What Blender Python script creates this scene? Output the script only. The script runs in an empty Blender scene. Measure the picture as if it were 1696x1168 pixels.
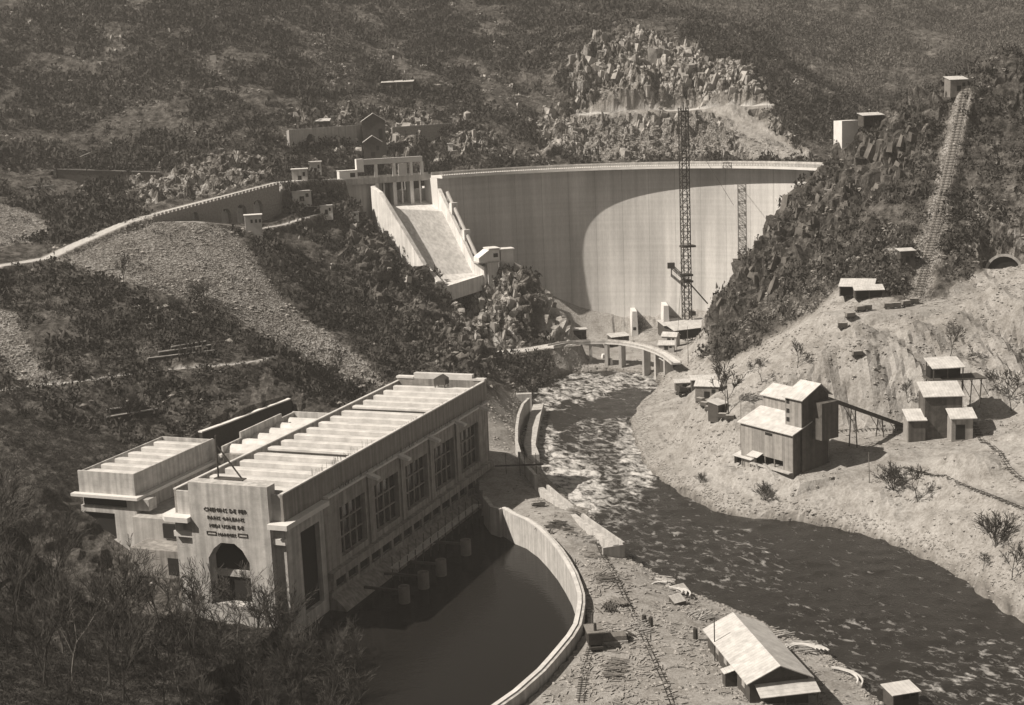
import bpy, math, random
import numpy as np
from mathutils import Vector, Matrix
random.seed(7); RS = np.random.RandomState(11)
SC = bpy.context.scene; COL = SC.collection; R = math.radians

# ---------------------------------------------------------------- camera
F, CZ, RHO, PITCH = 2350.0, 126.0, 0.042, R(10.76)
fwd = np.array([0, math.cos(PITCH), -math.sin(PITCH)])
_r0 = np.array([1., 0, 0]); _u0 = np.array([0, math.sin(PITCH), math.cos(PITCH)])
rgt = math.cos(RHO)*_r0 - math.sin(RHO)*_u0; upv = math.sin(RHO)*_r0 + math.cos(RHO)*_u0
CAM = np.array([0, 0, CZ])
cd = bpy.data.cameras.new('camera'); cam = bpy.data.objects.new('camera', cd); COL.objects.link(cam); SC.camera = cam
cd.sensor_width = 36; cd.lens = 36*F/1696; cd.clip_start = 1; cd.clip_end = 5000
M4 = Matrix.Identity(4)
for i in range(3):
    M4[i][0] = rgt[i]; M4[i][1] = upv[i]; M4[i][2] = -fwd[i]; M4[i][3] = CAM[i]
cam.matrix_world = M4

# ---------------------------------------------------------------- light
SUN_AZ, SUN_EL = R(77), R(47.5)          # direction the light travels, from +Y towards +X
w = bpy.data.worlds.new('World'); SC.world = w; w.use_nodes = True
nt = w.node_tree; nt.nodes.clear()
sky = nt.nodes.new('ShaderNodeTexSky'); sky.sky_type = 'NISHITA'; sky.sun_disc = False
sky.sun_elevation = SUN_EL; sky.sun_rotation = SUN_AZ + math.pi
bw = nt.nodes.new('ShaderNodeRGBToBW'); tint = nt.nodes.new('ShaderNodeMix'); tint.data_type = 'RGBA'; tint.blend_type = 'MULTIPLY'
tint.inputs[0].default_value = 1; tint.inputs[7].default_value = (1, .91, .80, 1)
bg = nt.nodes.new('ShaderNodeBackground'); bg.inputs[1].default_value = 0.05; ow = nt.nodes.new('ShaderNodeOutputWorld')
nt.links.new(sky.outputs[0], bw.inputs[0]); nt.links.new(bw.outputs[0], tint.inputs[6])
nt.links.new(tint.outputs[2], bg.inputs[0]); nt.links.new(bg.outputs[0], ow.inputs[0])
sl = bpy.data.lights.new('sun', 'SUN'); sl.energy = 4.9; sl.angle = R(.5); sl.color = (1, .908, .79)
so = bpy.data.objects.new('sun', sl); COL.objects.link(so)
L3 = Vector((math.sin(SUN_AZ)*math.cos(SUN_EL), math.cos(SUN_AZ)*math.cos(SUN_EL), -math.sin(SUN_EL)))
so.rotation_euler = L3.to_track_quat('-Z', 'Y').to_euler(); so.location = (-200, 200, 300)
SC.view_settings.view_transform = 'Standard'; SC.view_settings.look = 'None'; SC.view_settings.gamma = 1
SC.view_settings.exposure = 0.5
SC.cycles.max_bounces = 5; SC.cycles.diffuse_bounces = 2; SC.cycles.volume_bounces = 0; SC.cycles.transparent_max_bounces = 6

# ---------------------------------------------------------------- picture -> world helpers (used only to find real positions)
def ray(px, py): return fwd + rgt*(px-848)/F + upv*(584-py)/F
def at(px, py, Y=None, z=None):
    d = ray(px, py); t = Y/d[1] if Y is not None else (z-CZ)/d[2]
    return CAM + d*t

# ---------------------------------------------------------------- materials
def tone(g):
    k = min(1, g/.5); return (g, g*(.93+.055*k), g*(.855+.115*k), 1)
MATS = {}
def N(t, kind, **kw):
    n = t.nodes.new(kind)
    for k, v in kw.items(): setattr(n, k, v)
    return n
def mat(name, g, var=.25, scale=.4, rough=.9, bump=.3, bscale=None, streak=0, lines=None, metallic=0, spec=.3, dirt=0):
    """grey-brown surface: two noises vary the tone, optional vertical streaks and board / sheet lines"""
    if name in MATS: return MATS[name]
    m = bpy.data.materials.new(name); m.use_nodes = True; t = m.node_tree; b = t.nodes['Principled BSDF']
    b.inputs['Roughness'].default_value = rough; b.inputs['Metallic'].default_value = metallic; b.inputs['Specular IOR Level'].default_value = spec
    tc = N(t, 'ShaderNodeTexCoord'); n1 = N(t, 'ShaderNodeTexNoise'); n1.inputs['Scale'].default_value = scale; n1.inputs['Detail'].default_value = 6; n1.inputs['Roughness'].default_value = .65
    t.links.new(tc.outputs['Object'], n1.inputs[0])
    r = N(t, 'ShaderNodeMapRange'); r.inputs[1].default_value = .3; r.inputs[2].default_value = .7; r.inputs[3].default_value = 1-var; r.inputs[4].default_value = 1+var*.8
    t.links.new(n1.outputs[0], r.inputs[0]); fac = r.outputs[0]
    def mul(a, bb):
        q = N(t, 'ShaderNodeMath', operation='MULTIPLY'); t.links.new(a, q.inputs[0]); t.links.new(bb, q.inputs[1]); return q.outputs[0]
    if streak:
        mp = N(t, 'ShaderNodeMapping'); mp.inputs['Scale'].default_value = (1.3, 1.3, .05); t.links.new(tc.outputs['Object'], mp.inputs[0])
        n2 = N(t, 'ShaderNodeTexNoise'); n2.inputs['Scale'].default_value = .6; n2.inputs['Detail'].default_value = 4; t.links.new(mp.outputs[0], n2.inputs[0])
        r2 = N(t, 'ShaderNodeMapRange'); r2.inputs[1].default_value = .35; r2.inputs[2].default_value = .65; r2.inputs[3].default_value = 1-streak; r2.inputs[4].default_value = 1+streak*.4
        t.links.new(n2.outputs[0], r2.inputs[0]); fac = mul(fac, r2.outputs[0])
    if lines:                                    # (axis, spacing in metres, strength)
        ax, sp, st = lines; wv = N(t, 'ShaderNodeTexWave', wave_type='BANDS', bands_direction=ax, wave_profile='SAW'); wv.inputs['Scale'].default_value = .314/sp
        wv.inputs['Distortion'].default_value = .15
        t.links.new(tc.outputs['Object'], wv.inputs[0]); r3 = N(t, 'ShaderNodeMapRange'); r3.inputs[1].default_value = 0; r3.inputs[2].default_value = .18; r3.inputs[3].default_value = 1-st; r3.inputs[4].default_value = 1
        t.links.new(wv.outputs['Fac'], r3.inputs[0]); fac = mul(fac, r3.outputs[0])
    cm = N(t, 'ShaderNodeMix', data_type='RGBA', blend_type='MULTIPLY'); cm.inputs[0].default_value = 1; cm.inputs[6].default_value = tone(g)
    t.links.new(fac, cm.inputs[7]); t.links.new(cm.outputs[2], b.inputs['Base Color'])
    if bump:
        n3 = N(t, 'ShaderNodeTexNoise'); n3.inputs['Scale'].default_value = bscale or scale*6; n3.inputs['Detail'].default_value = 5; t.links.new(tc.outputs['Object'], n3.inputs[0])
        bp = N(t, 'ShaderNodeBump'); bp.inputs['Strength'].default_value = bump; bp.inputs['Distance'].default_value = .3
        t.links.new(n3.outputs[0], bp.inputs['Height']); t.links.new(bp.outputs[0], b.inputs['Normal'])
    MATS[name] = m; return m

# ---------------------------------------------------------------- mesh + object helpers
class MB:
    def __init__(s): s.v = []; s.f = []
    def quad(s, *p):
        n = len(s.v); s.v += [tuple(q) for q in p]; s.f.append(tuple(range(n, n+len(p)))); return s
    def box(s, x0, y0, z0, x1, y1, z1, rot=0, c=None):
        n = len(s.v); P = [(x, y, z) for z in (z0, z1) for x, y in ((x0, y0), (x1, y0), (x1, y1), (x0, y1))]
        if rot:
            cx, cy = c or ((x0+x1)/2, (y0+y1)/2); cs, sn = math.cos(rot), math.sin(rot)
            P = [(cx+(x-cx)*cs-(y-cy)*sn, cy+(x-cx)*sn+(y-cy)*cs, z) for x, y, z in P]
        s.v += P; s.f += [tuple(n+i for i in q) for q in ((3, 2, 1, 0), (4, 5, 6, 7), (0, 1, 5, 4), (1, 2, 6, 5), (2, 3, 7, 6), (3, 0, 4, 7))]; return s
    def prism(s, poly, z0, z1):                     # plan polygon (ccw), z0/z1 numbers or lists
        n = len(s.v); k = len(poly)
        A = z0 if hasattr(z0, '__len__') else [z0]*k; B = z1 if hasattr(z1, '__len__') else [z1]*k
        s.v += [(p[0], p[1], a) for p, a in zip(poly, A)] + [(p[0], p[1], b) for p, b in zip(poly, B)]
        s.f += [tuple(range(n+k-1, n-1, -1)), tuple(range(n+k, n+2*k))] + [(n+i, n+(i+1) % k, n+k+(i+1) % k, n+k+i) for i in range(k)]; return s
    def sweep(s, prof, axis, a0, a1):               # profile polygon of 2-tuples extruded along x or y
        n = len(s.v); k = len(prof)
        for a in (a0, a1): s.v += [((a, p, q) if axis == 'x' else (p, a, q)) for p, q in prof]
        s.f += [tuple(range(n, n+k)), tuple(range(n+2*k-1, n+k-1, -1))] + [(n+i, n+k+i, n+k+(i+1) % k, n+(i+1) % k) for i in range(k)]; return s
    def tube(s, a, b, r0, r1=None, k=6, cap=True):
        a = Vector(a); b = Vector(b); r1 = r0 if r1 is None else r1; d = b-a
        if d.length < 1e-6: return s
        d.normalize(); x = d.orthogonal().normalized(); y = d.cross(x); n = len(s.v)
        for c, r in ((a, r0), (b, r1)):
            for i in range(k):
                t = 2*math.pi*i/k; s.v.append(tuple(c + x*(r*math.cos(t)) + y*(r*math.sin(t))))
        s.f += [(n+i, n+(i+1) % k, n+k+(i+1) % k, n+k+i) for i in range(k)]
        if cap: s.f += [tuple(range(n+k-1, n-1, -1)), tuple(range(n+k, n+2*k))]
        return s
    def path(s, pts, r, k=6):
        for a, b in zip(pts, pts[1:]): s.tube(a, b, r, r, k)
        return s
    def rock(s, c, r, sq=.7):
        n = len(s.v); ph = random.random()*6
        for zz, rr, k in ((-.6, .75, 5), (.35, .85, 5)):
            for i in range(k):
                t = ph+zz+2*math.pi*i/k; q = rr*r*random.uniform(.7, 1.2); s.v.append((c[0]+q*math.cos(t), c[1]+q*math.sin(t), c[2]+zz*r*sq))
        s.v.append((c[0], c[1], c[2]+r*sq*random.uniform(.7, 1)))
        s.f += [(n+i, n+(i+1) % 5, n+5+(i+1) % 5, n+5+i) for i in range(5)] + [(n+5+i, n+5+(i+1) % 5, n+10) for i in range(5)]; return s
    def build(s, name, m, parent=None, smooth=False):
        me = bpy.data.meshes.new(name); me.from_pydata(s.v, [], s.f); me.materials.append(m)
        if smooth: me.polygons.foreach_set('use_smooth', [True]*len(me.polygons))
        me.update(); o = bpy.data.objects.new(name, me); COL.objects.link(o)
        if parent: o.parent = parent
        return o
def npmesh(name, V, Fc, m, smooth=False):            # numpy verts, one face size
    me = bpy.data.meshes.new(name); k = Fc.shape[1]
    me.vertices.add(len(V)); me.vertices.foreach_set('co', np.ascontiguousarray(V, np.float32).ravel())
    me.loops.add(Fc.size); me.loops.foreach_set('vertex_index', np.ascontiguousarray(Fc, np.int32).ravel())
    me.polygons.add(len(Fc)); me.polygons.foreach_set('loop_start', np.arange(len(Fc), dtype=np.int32)*k)
    me.polygons.foreach_set('use_smooth', np.full(len(Fc), bool(smooth)))
    me.update(calc_edges=True); me.materials.append(m); o = bpy.data.objects.new(name, me); COL.objects.link(o); return o
def tag(o, label=None, cat=None, group=None, kind=None):
    for k, v in (('label', label), ('category', cat), ('group', group), ('kind', kind)):
        if v: o[k] = v
    return o
def thing(name, label, cat, loc=(0, 0, 0), rz=0, group=None):
    o = bpy.data.objects.new(name, None); COL.objects.link(o); o.location = tuple(float(q) for q in loc); o.rotation_euler = (0, 0, rz); o.empty_display_size = 1
    return tag(o, label, cat, group)
def dup(root, loc, rz=None, label=None, scale=None):
    r = root.copy(); COL.objects.link(r); r.location = tuple(float(q) for q in loc)
    if rz is not None: r.rotation_euler = (0, 0, rz)
    if label: r['label'] = label
    if scale: r.scale = (scale,)*3 if not hasattr(scale, '__len__') else scale
    for ch in list(root.children):
        c = ch.copy(); COL.objects.link(c); c.parent = r
        for g in list(ch.children):
            q = g.copy(); COL.objects.link(q); q.parent = c
    return r

# ---------------------------------------------------------------- terrain
def hsh(i, j, k=0):
    h = (i*374761393 + j*668265263 + k*1274126177) & 0xffffffff
    h = ((h ^ (h >> 13))*1274126177) & 0xffffffff
    return ((h ^ (h >> 16)) & 0xffff)/65535.0
def vn(x, y, z=None):
    i = np.floor(x).astype(np.int64); j = np.floor(y).astype(np.int64); fx = x-i; fy = y-j
    fx = fx*fx*(3-2*fx); fy = fy*fy*(3-2*fy)
    def lay(k): return (hsh(i, j, k)*(1-fx)+hsh(i+1, j, k)*fx)*(1-fy)+(hsh(i, j+1, k)*(1-fx)+hsh(i+1, j+1, k)*fx)*fy
    if z is None: return lay(0)
    k = np.floor(z).astype(np.int64); fz = z-k; fz = fz*fz*(3-2*fz); return lay(k)*(1-fz)+lay(k+1)*fz
def fbm(x, y, z=None, oct=4, g=.5):
    s = 0; a = 1; t = 0
    for o in range(oct):
        s = s + a*vn(x+17*o, y+31*o, None if z is None else z+7*o); t += a; a *= g; x = x*2.03; y = y*2.03; z = None if z is None else z*2.03
    return s/t
CP = []
def Yp(*L):
    for px, py, Y in L: CP.append(at(px, py, Y=Y))
def Zp(*L):
    for px, py, z in L: CP.append(at(px, py, z=z))
def Wp(*L):
    for p in L: CP.append(np.array(p, float))
# foreground slope under the viewer
Wp((-260,-40,150),(-100,-40,122),(0,-40,112),(100,-40,90),(260,-40,60),(-160,60,118),(-60,60,86),(0,60,75),(70,60,50),(160,60,20),
   (-220,150,110),(-150,150,86),(-100,150,66),(-62,150,54),(-20,150,34),(20,150,14),(60,150,6),(120,150,0),
   (-200,220,84),(-130,220,52),(-85,220,30),(-55,225,17),(-30,225,6),(0,235,5),
   (-170,290,60),(-130,290,21),(-104,290,9),(-85,290,5),(-60,285,7),(-40,290,3),(-70,310,3),(-100,325,2),
   (-75,345,8),(-70,390,8),(-30,430,6),(-60,420,8),(-130,330,5),(-155,366,13),(-110,360,2),(-118,345,3),(-160,330,17),(-30,360,0),
   (260,260,60),(320,400,100),(360,500,130),(200,180,40),(300,100,60),(150,260,8),(180,330,26))
# spit between tailrace pool and river
Wp((6,262,5.5),(22,262,5),(40,262,5),(60,255,3),(20,290,6),(35,290,5.5),(48,300,3),(20,330,7),(30,340,5.5),(12,365,7.5),(17,385,7),(6,400,6),(0,425,6),(-4,405,5),
   (-2,450,8),(-3,480,8.5),(-4,510,9),(0,540,9),(-20,470,12),(-30,510,16),(60,235,4),(80,220,2))
Zp((830,650,11),(860,600,9),(880,590,10),(900,575,11),(930,575,10.5),(825,625,13))
# left hillside
Zp((0,650,38),(130,634,38),(250,618,38),(380,606,38),(455,592,38),(200,690,28),(100,700,30),(0,730,32),(60,800,26),(0,850,34),(540,660,17),(600,650,18))
Yp((340,714,433),(480,661,458),(430,645,456),(100,540,468),(200,560,468),(300,580,466),(500,600,487),(560,610,500),(620,640,498),(660,620,500),(550,560,520),(450,440,560),(400,400,568),(300,480,512),(100,445,505),(20,500,485),
   (0,440,500),(80,427,517),(170,385,547),(250,356,577),(355,325,607),(462,300,637),(300,368,578),(430,378,600),(500,362,628),(545,350,645),(480,400,600),
   (130,400,556),(60,390,560),(0,400,540),(0,340,600),(80,330,620),(180,340,610),(220,312,622),(300,292,642),(400,262,665),(440,285,655),
   (95,312,628),(180,300,655),(95,278,655),(265,283,668),(0,280,650),(160,260,690),(300,250,690),(60,230,700),(0,150,760),(150,150,770),(300,150,765),(0,28,840),(150,28,850),(300,28,850),(420,100,810),(450,28,890),
   (480,262,690),(500,235,712),(560,268,712),(600,262,724),(480,210,735),(560,215,760),(650,215,768),(700,262,742),(800,262,752),(760,215,780),(860,215,800),(850,262,765),
   (540,150,815),(650,150,830),(800,150,860),(600,28,940),(750,28,970),(850,80,930),(880,150,875))
# spur under the left abutment: near face, ridge line, hollow behind it
Yp((560,320,668),(590,352,655),(640,402,640),(690,452,628),(725,502,612),(762,556,592),(800,580,570),(832,606,548),
   (520,380,632),(580,430,610),(620,500,585),(560,480,590),(680,560,555),(650,590,525),(740,600,525),(780,625,512))
Wp((-62,690,62),(-45,672,36),(-28,655,24),(-20,640,18),(-4,600,8),(0,585,9),(-75,700,70),(-60,720,60),(-20,735,60),(40,740,60),(100,735,62))
# knob below the ski jump
Yp((850,432,652),(820,446,655),(880,458,652),(912,505,655),(938,548,655),(790,478,650),(760,500,640),(770,540,618),(860,480,634),(900,520,640),(830,520,622),(800,560,608),(870,560,622))
Zp((840,580,12),(900,568,10),(950,562,4),(1140,575,6),(1120,600,7))
Wp((0,668,34),(14,657,37),(22,652,24),(27,647,12),(10,645,34),(16,640,20),(26,678,6),(34,684,4),(45,684,3),(60,682,3),(75,674,3),(90,664,3),(30,660,4),(60,655,3.5),(80,645,4),(98,650,8),(45,635,4),(60,625,4),(45,600,2),(72,625,4.5),(84,620,6))
# behind the dam: quarried cliff with its ledge road, far hillside
Yp((900,190,835),(980,187,850),(1130,183,855),(1270,174,845),(1320,200,830),(1000,240,800),(1100,240,795),(1200,240,790),(1330,262,765),(1240,264,775),(1120,264,770),(1000,264,775),(920,262,775),
   (950,100,880),(1000,110,868),(1100,110,872),(1200,110,872),(1250,120,868),(960,60,905),(1060,48,905),(1180,60,910),(1285,140,880),(1330,215,850),(1000,28,960),(1150,28,990),(1260,60,960),
   (1350,200,1010),(1380,150,1060),(1330,90,1100),(1480,100,1120),(1540,140,1080),(1400,28,1220),(1620,28,1230),(1690,60,1150),(1280,28,1150))
Wp((-500,1300,320),(-200,1300,290),(0,1350,270),(200,1400,260),(400,1400,260),(650,1300,260),(-500,900,260),(-400,700,200),(-350,500,180),(-350,300,170),(700,900,200),(600,700,180),(500,500,170),(-700,1700,380),(0,1800,330),(700,1800,330),
   (165,680,52),(220,690,60),(290,660,84),(350,720,95),(260,800,72),(350,850,80),(400,640,125))
# right bluff
def Sp(*L):                                         # on the tipped-spoil slope (about 31 degrees)
    for px, py in L:
        d = ray(px, py); t = (CZ-15+.6*440)/(.6*d[1]-d[2]); CP.append(CAM+d*t)
Yp((1350,278,624),(1322,312,612),(1300,345,604),(1262,385,600),(1228,430,594),(1203,488,600),(1170,540,606),(1400,238,632),(1440,208,630),(1500,162,622),(1560,144,612),(1600,138,596),(1640,105,600),(1680,78,605),
   (1420,320,592),(1300,430,572),(1400,400,562),(1380,300,600),(1500,300,566),(1500,220,595),(1590,250,568),(1590,300,556),(1560,400,526),(1650,250,568),(1650,330,545),(1690,200,585),(1690,330,542),(1690,410,524),
   (1530,470,512),(1450,440,524),(1380,450,532),(1350,480,532),(1290,500,550),(1250,520,560),(1200,560,566),(1180,590,560),(1150,610,560))
Zp((1400,517,42),(1480,514,42.5),(1560,504,43),(1620,486,45),(1650,478,47),(1690,505,46),(1632,440,56),(1658,478,47))
Sp((1420,545),(1420,620),(1400,685),(1340,590),(1550,560),(1550,625),(1650,620),(1620,660),(1520,660),(1460,640),(1690,600))
Zp((1300,610,26),(1240,640,15),(1290,680,13),(1500,708,14),(1600,712,16),(1690,712,22),(1690,790,17),(1610,765,17),(1540,765,13),(1450,765,11.5),(1400,775,11),
   (1325,787,10),(1228,760,10),(1270,780,10),(1340,740,12),(1200,720,10),(1180,690,9),(1150,650,8.5),(1130,625,8),(1110,605,7),(1100,680,6),(1120,740,6),(1170,780,5.5),
   (1450,810,10),(1560,860,9),(1690,870,15),(1640,930,7),(1330,830,5),(1690,960,8))
RIV = [at(px, py, z=0)[:2] for px, py in [(905,632),(886,650),(880,668),(868,690),(860,720),(868,750),(890,775),(925,812),(960,842),(1000,880),(1032,907),(1045,925),(1100,962),(1150,985),(1200,1002),(1250,1022),(1290,1042),(1370,1078),(1420,1110),(1450,1145),(1490,1185),
       (1500,1300),(1750,1300),(1850,1120),(1760,1065),(1696,1032),(1650,1002),(1600,965),(1560,942),(1500,912),(1450,892),(1380,875),(1300,862),(1240,860),(1180,846),(1100,802),(1065,772),(1052,735),(1042,700),(1052,675),(1090,642),(1085,622),(1020,614),(950,618)]]
POOLTOP = [at(px, py, z=8)[:2] for px, py in [(832,842),(849,853),(870,861),(890,875),(905,890),(922,910),(935,930),(946,950),(953,970),(957,985),(957,1000),(954,1018),(950,1035),(939,1053),(925,1070),(908,1090),(890,1110),(850,1145),(800,1180),(740,1215)]]
O_ = np.array([-54.4, 316.2]); AZ = math.atan2(.361, .932)
EX = np.array([math.cos(AZ), -math.sin(AZ)]); EY = np.array([math.sin(AZ), math.cos(AZ)])
def PL(x, y): return O_ + EX*x + EY*y              # power-station plan coordinates -> world
POOL = [tuple(p) for p in POOLTOP] + [(-70, 262), tuple(PL(-4, 6)), tuple(PL(-4, 122)), tuple(PL(8, 100))]
SHORE = [q for q in RIV]
for q in RIV[:21] + RIV[25:44]: CP.append(np.array([q[0], q[1], .6]))
CPA = np.array(CP)
def rbf_fit(P, Z, lam=1.5):
    n = len(P); K = np.hypot(*(P[:, None]-P[None]).transpose(2, 0, 1)); A = np.zeros((n+3, n+3)); A[:n, :n] = -K + 0; A[:n, :n] += -np.eye(n)*(-lam)*1.0
    Q = np.c_[np.ones(n), P/100]; A[:n, n:] = Q; A[n:, :n] = Q.T
    return np.linalg.solve(A, np.r_[Z, 0, 0, 0])
_w = rbf_fit(CPA[:, :2], CPA[:, 2])
def rbf(x, y):
    sh = x.shape; x = x.ravel(); y = y.ravel(); out = np.empty(len(x)); n = len(CPA)
    for s in range(0, len(x), 20000):
        a = x[s:s+20000, None]; b = y[s:s+20000, None]
        out[s:s+20000] = -np.sqrt((a-CPA[None, :, 0])**2+(b-CPA[None, :, 1])**2) @ _w[:n] + _w[n]+_w[n+1]*a[:, 0]/100+_w[n+2]*b[:, 0]/100
    return out.reshape(sh)
def segdist(x, y, pts):
    d = np.full(x.shape, 1e9)
    for a, b in zip(pts, pts[1:]):
        ax, ay = a[0], a[1]; bx, by = b[0]-ax, b[1]-ay; t = np.clip(((x-ax)*bx+(y-ay)*by)/(bx*bx+by*by+1e-9), 0, 1); d = np.minimum(d, np.hypot(x-ax-t*bx, y-ay-t*by))
    return d
def inside(x, y, poly):
    r = np.zeros(x.shape, bool); n = len(poly)
    for i in range(n):
        x1, y1 = poly[i][0], poly[i][1]; x2, y2 = poly[(i+1) % n][0], poly[(i+1) % n][1]
        c = ((y1 > y) != (y2 > y)); r ^= c & (x < (x2-x1)*(y-y1)/((y2-y1) if abs(y2-y1) > 1e-9 else 1e-9)+x1)
    return r
def grow(a, step, end, g=1.06):
    o = [a]; s = step
    while (o[-1] < end) if step > 0 else (o[-1] > end): s *= g; o.append(o[-1]+s)
    return o[1:]
xs = np.array(grow(-270, -1.5, -750)[::-1] + list(np.arange(-270, -70, 1.5)) + list(np.arange(-70, 62, 1.1)) + list(np.arange(62, 290, 1.5)) + grow(289, 1.5, 750))
ys = np.array(grow(140, -1.5, -60)[::-1] + list(np.arange(140, 560, 1.5)) + list(np.arange(560, 720, 1.15)) + list(np.arange(720, 1000, 2.2)) + grow(1000, 2.2, 1850, 1.04))
GX, GY = np.meshgrid(xs, ys)
GZ = rbf(GX, GY)
def cone(p, sl_, zmin=11):
    global GZ
    d = np.hypot(GX-p[0], GY-p[1])+(fbm(GX/6, GY/6, oct=3)-.5)*3; z = p[2]-sl_*np.sqrt(d*d+9)+sl_*3; k = np.clip((z-zmin)/9, 0, 1); k = k*k*(3-2*k); GZ = GZ+np.maximum(z-GZ, 0)*k
for a_, b_ in (((1418, 534, 44), .50), ((1500, 524, 44), .55), ((1585, 514, 44.5), .57), ((1350, 566, 37), .5), ((1632, 745, 20.5), .42)): cone(at(*a_[:2], z=a_[2]) if a_[1] > 600 else at(*a_[:2], z=a_[2]-1), b_)
ROADS = []                                          # (points with z, half width)
def road(pts, hw, soft=3, paint=True):
    """bench a track into the slope: pts are world x, y, z"""
    global GZ
    P = np.array(pts)
    best = np.full(GX.shape, 1e9); zz = np.zeros(GX.shape)
    for a, b in zip(P, P[1:]):
        bx, by = b[0]-a[0], b[1]-a[1]; t = np.clip(((GX-a[0])*bx+(GY-a[1])*by)/(bx*bx+by*by+1e-9), 0, 1)
        d = np.hypot(GX-a[0]-t*bx, GY-a[1]-t*by); m = d < best; best[m] = d[m]; zz[m] = (a[2]+t*(b[2]-a[2]))[m]
    k = np.clip((hw+soft-best)/soft, 0, 1); k = k*k*(3-2*k); GZ = GZ*(1-k)+zz*k; ROADS.append((best, hw, paint))
road([at(px, py, Y=Y) for px, py, Y in [(-60,455,485),(0,440,499),(40,434,507),(80,427,517),(125,405,532),(170,385,547),(210,368,562),(250,357,577),(320,338,597),(400,318,618),(462,302,637),(510,297,655),(560,297,672)]], 2.9, 2.5)
road([at(px, py, z=38) for px, py in [(-60,660),(0,648),(60,640),(130,632),(200,622),(250,615),(320,609),(380,604),(430,597),(460,588)]], .8, 1.5)
road([at(px, py, Y=Y) for px, py, Y in [(960,189,846),(1050,186,850),(1130,182,853),(1200,179,850),(1275,173,844)]], 3.5, 3)
road([at(px, py, Y=Y) for px, py, Y in [(262,364,575),(340,368,580),(430,379,598),(470,372,612),(500,362,628),(545,350,645)]], 1.2, 2)
road([at(px, py, z=z) for px, py, z in [(1362,742,11.2),(1420,732,12.2),(1480,727,13.2),(1560,724,14.2),(1612,714,15.5)]], 5.5, 24, False)
road([at(px, py, z=z) for px, py, z in [(1330,792,9.8),(1400,783,11),(1470,770,12),(1540,783,12.5),(1600,803,13),(1700,845,16)]], 1.6, 2.5, False)
road([at(px, py, z=z) for px, py, z in [(835,583,11),(880,578,11),(930,569,12),(945,567,12)]], 4, 4)
road([at(px, py, z=z) for px, py, z in [(1390,518,42),(1450,516,42.3),(1520,510,42.8),(1580,500,43.5),(1655,482,46.5)]], 5, 5, False)
_I0, _I1 = at(1518, 498, Y=507), at(1600, 142, Y=592)
road([_I0+(_I1-_I0)*t+np.array([0, 0, -4*math.sin(math.pi*t)]) for t in np.linspace(0, 1, 9)], 2.5, 4, False)
CUTM = np.zeros(GX.shape, bool)
def cut(A, B, dep, reach, soft=7, back=0, wid=1.2):
    """lower the ground in front (viewer side) of a retaining wall from A to B"""
    global GZ, CUTM
    A = np.array(A, float); B = np.array(B, float); d = B[:2]-A[:2]; L = np.hypot(*d); d /= L; nv = np.array([d[1], -d[0]])
    u = (GX-A[0])*d[0]+(GY-A[1])*d[1]; v = (GX-A[0])*nv[0]+(GY-A[1])*nv[1]; t = np.clip(u/L, 0, 1); dd = dep[0]+(dep[1]-dep[0])*t if len(dep) == 2 else np.interp(t, np.linspace(0, 1, len(dep)), dep)
    zt = A[2]+(B[2]-A[2])*t-dd; k = np.clip((v+.2+back)/wid, 0, 1)*np.clip((reach+soft-v)/soft, 0, 1)*np.clip((u+2)/2, 0, 1)*np.clip((L+2-u)/2, 0, 1)
    GZ = np.where((k > 0) & (GZ > zt), GZ*(1-k)+zt*k, GZ); CUTM |= (k > .25) & (dd > 3)
WA, WB = at(252, 360, Y=573), at(462, 305, Y=633)
cut(WA, WB, (2, 5, 11, 14.5, 13), 9, 6, 2.6)
cut(at(95, 281, Y=652), at(265, 286, Y=658), (7, 8, 9), 5, 6, 2)
CWP = [at(335, 719, Y=430), at(380, 703, Y=440), at(430, 683, Y=448), at(482, 664, Y=456)]
for a_, b_ in zip(CWP, CWP[1:]): cut(a_, b_, (13, 13), 12, 3, 1.5)
TNC = at(1661, 464, Y=526); cut(TNC+[-6, 2, 0], TNC+[6, -2, 0], (.8, .8), 6, 8, 7, 6)
_ein = inside(GX, GY, RIV); _ed = segdist(GX, GY, RIV+[RIV[0]])
_pin = inside(GX, GY, POOL)
_sd = np.where(_ein, -_ed, _ed)
# projected position of every ground point, for the ground-cover map
def project(x, y, z):
    d = np.stack([x, y, z-CZ], -1); wv = d @ fwd; wv = np.where(wv < 1, 1, wv)
    return 848+F*(d @ rgt)/wv, 584-F*(d @ upv)/wv
PX, PY = project(GX, GY, GZ)
jx = (fbm(GX/14, GY/14, oct=4)-.5)*70; jy = (fbm(GX/14+50, GY/14+9, oct=4)-.5)*60
def zone(poly, y0=0, y1=2000, jit=1):
    return inside(PX+jx*jit, PY+jy*jit, poly) & (GY > y0) & (GY < y1)
gravel = zone([(1030,690),(1080,640),(1120,585),(1190,600),(1250,575),(1330,530),(1390,470),(1430,470),(1500,500),(1560,495),(1620,440),(1660,420),(1710,440),(1760,500),(1800,1200),(1300,1000),(1030,800)], 200, 640, .35)
gravel |= (GX > -16) & (GY < 562) & (GY > 200) & (GZ < 15) & (GX < 90) & ~zone([(700,540),(835,560),(850,640),(780,660)], 0, 700)
gravel |= zone([(930,545),(1180,540),(1150,620),(900,640)], 560, 720, .2) | ((GX > 14) & (GX < 104) & (GY > 628) & (GY < 705))
gravel |= zone([(1180,180),(1235,178),(1345,265),(1240,266)], 700, 900, .15) | zone([(960,182),(1275,168),(1280,180),(960,196)], 800, 900, .1)
scree = zone([(90,432),(250,362),(380,378),(430,440),(480,500),(600,600),(650,645),(560,632),(440,560),(330,500),(200,470)], 440, 640, .3)
scree |= zone([(-60,320),(60,352),(90,385),(-60,425)], 500, 680, .3) | zone([(-60,500),(20,520),(60,590),(110,640),(30,640),(-60,560)], 400, 520, .4)
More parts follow.
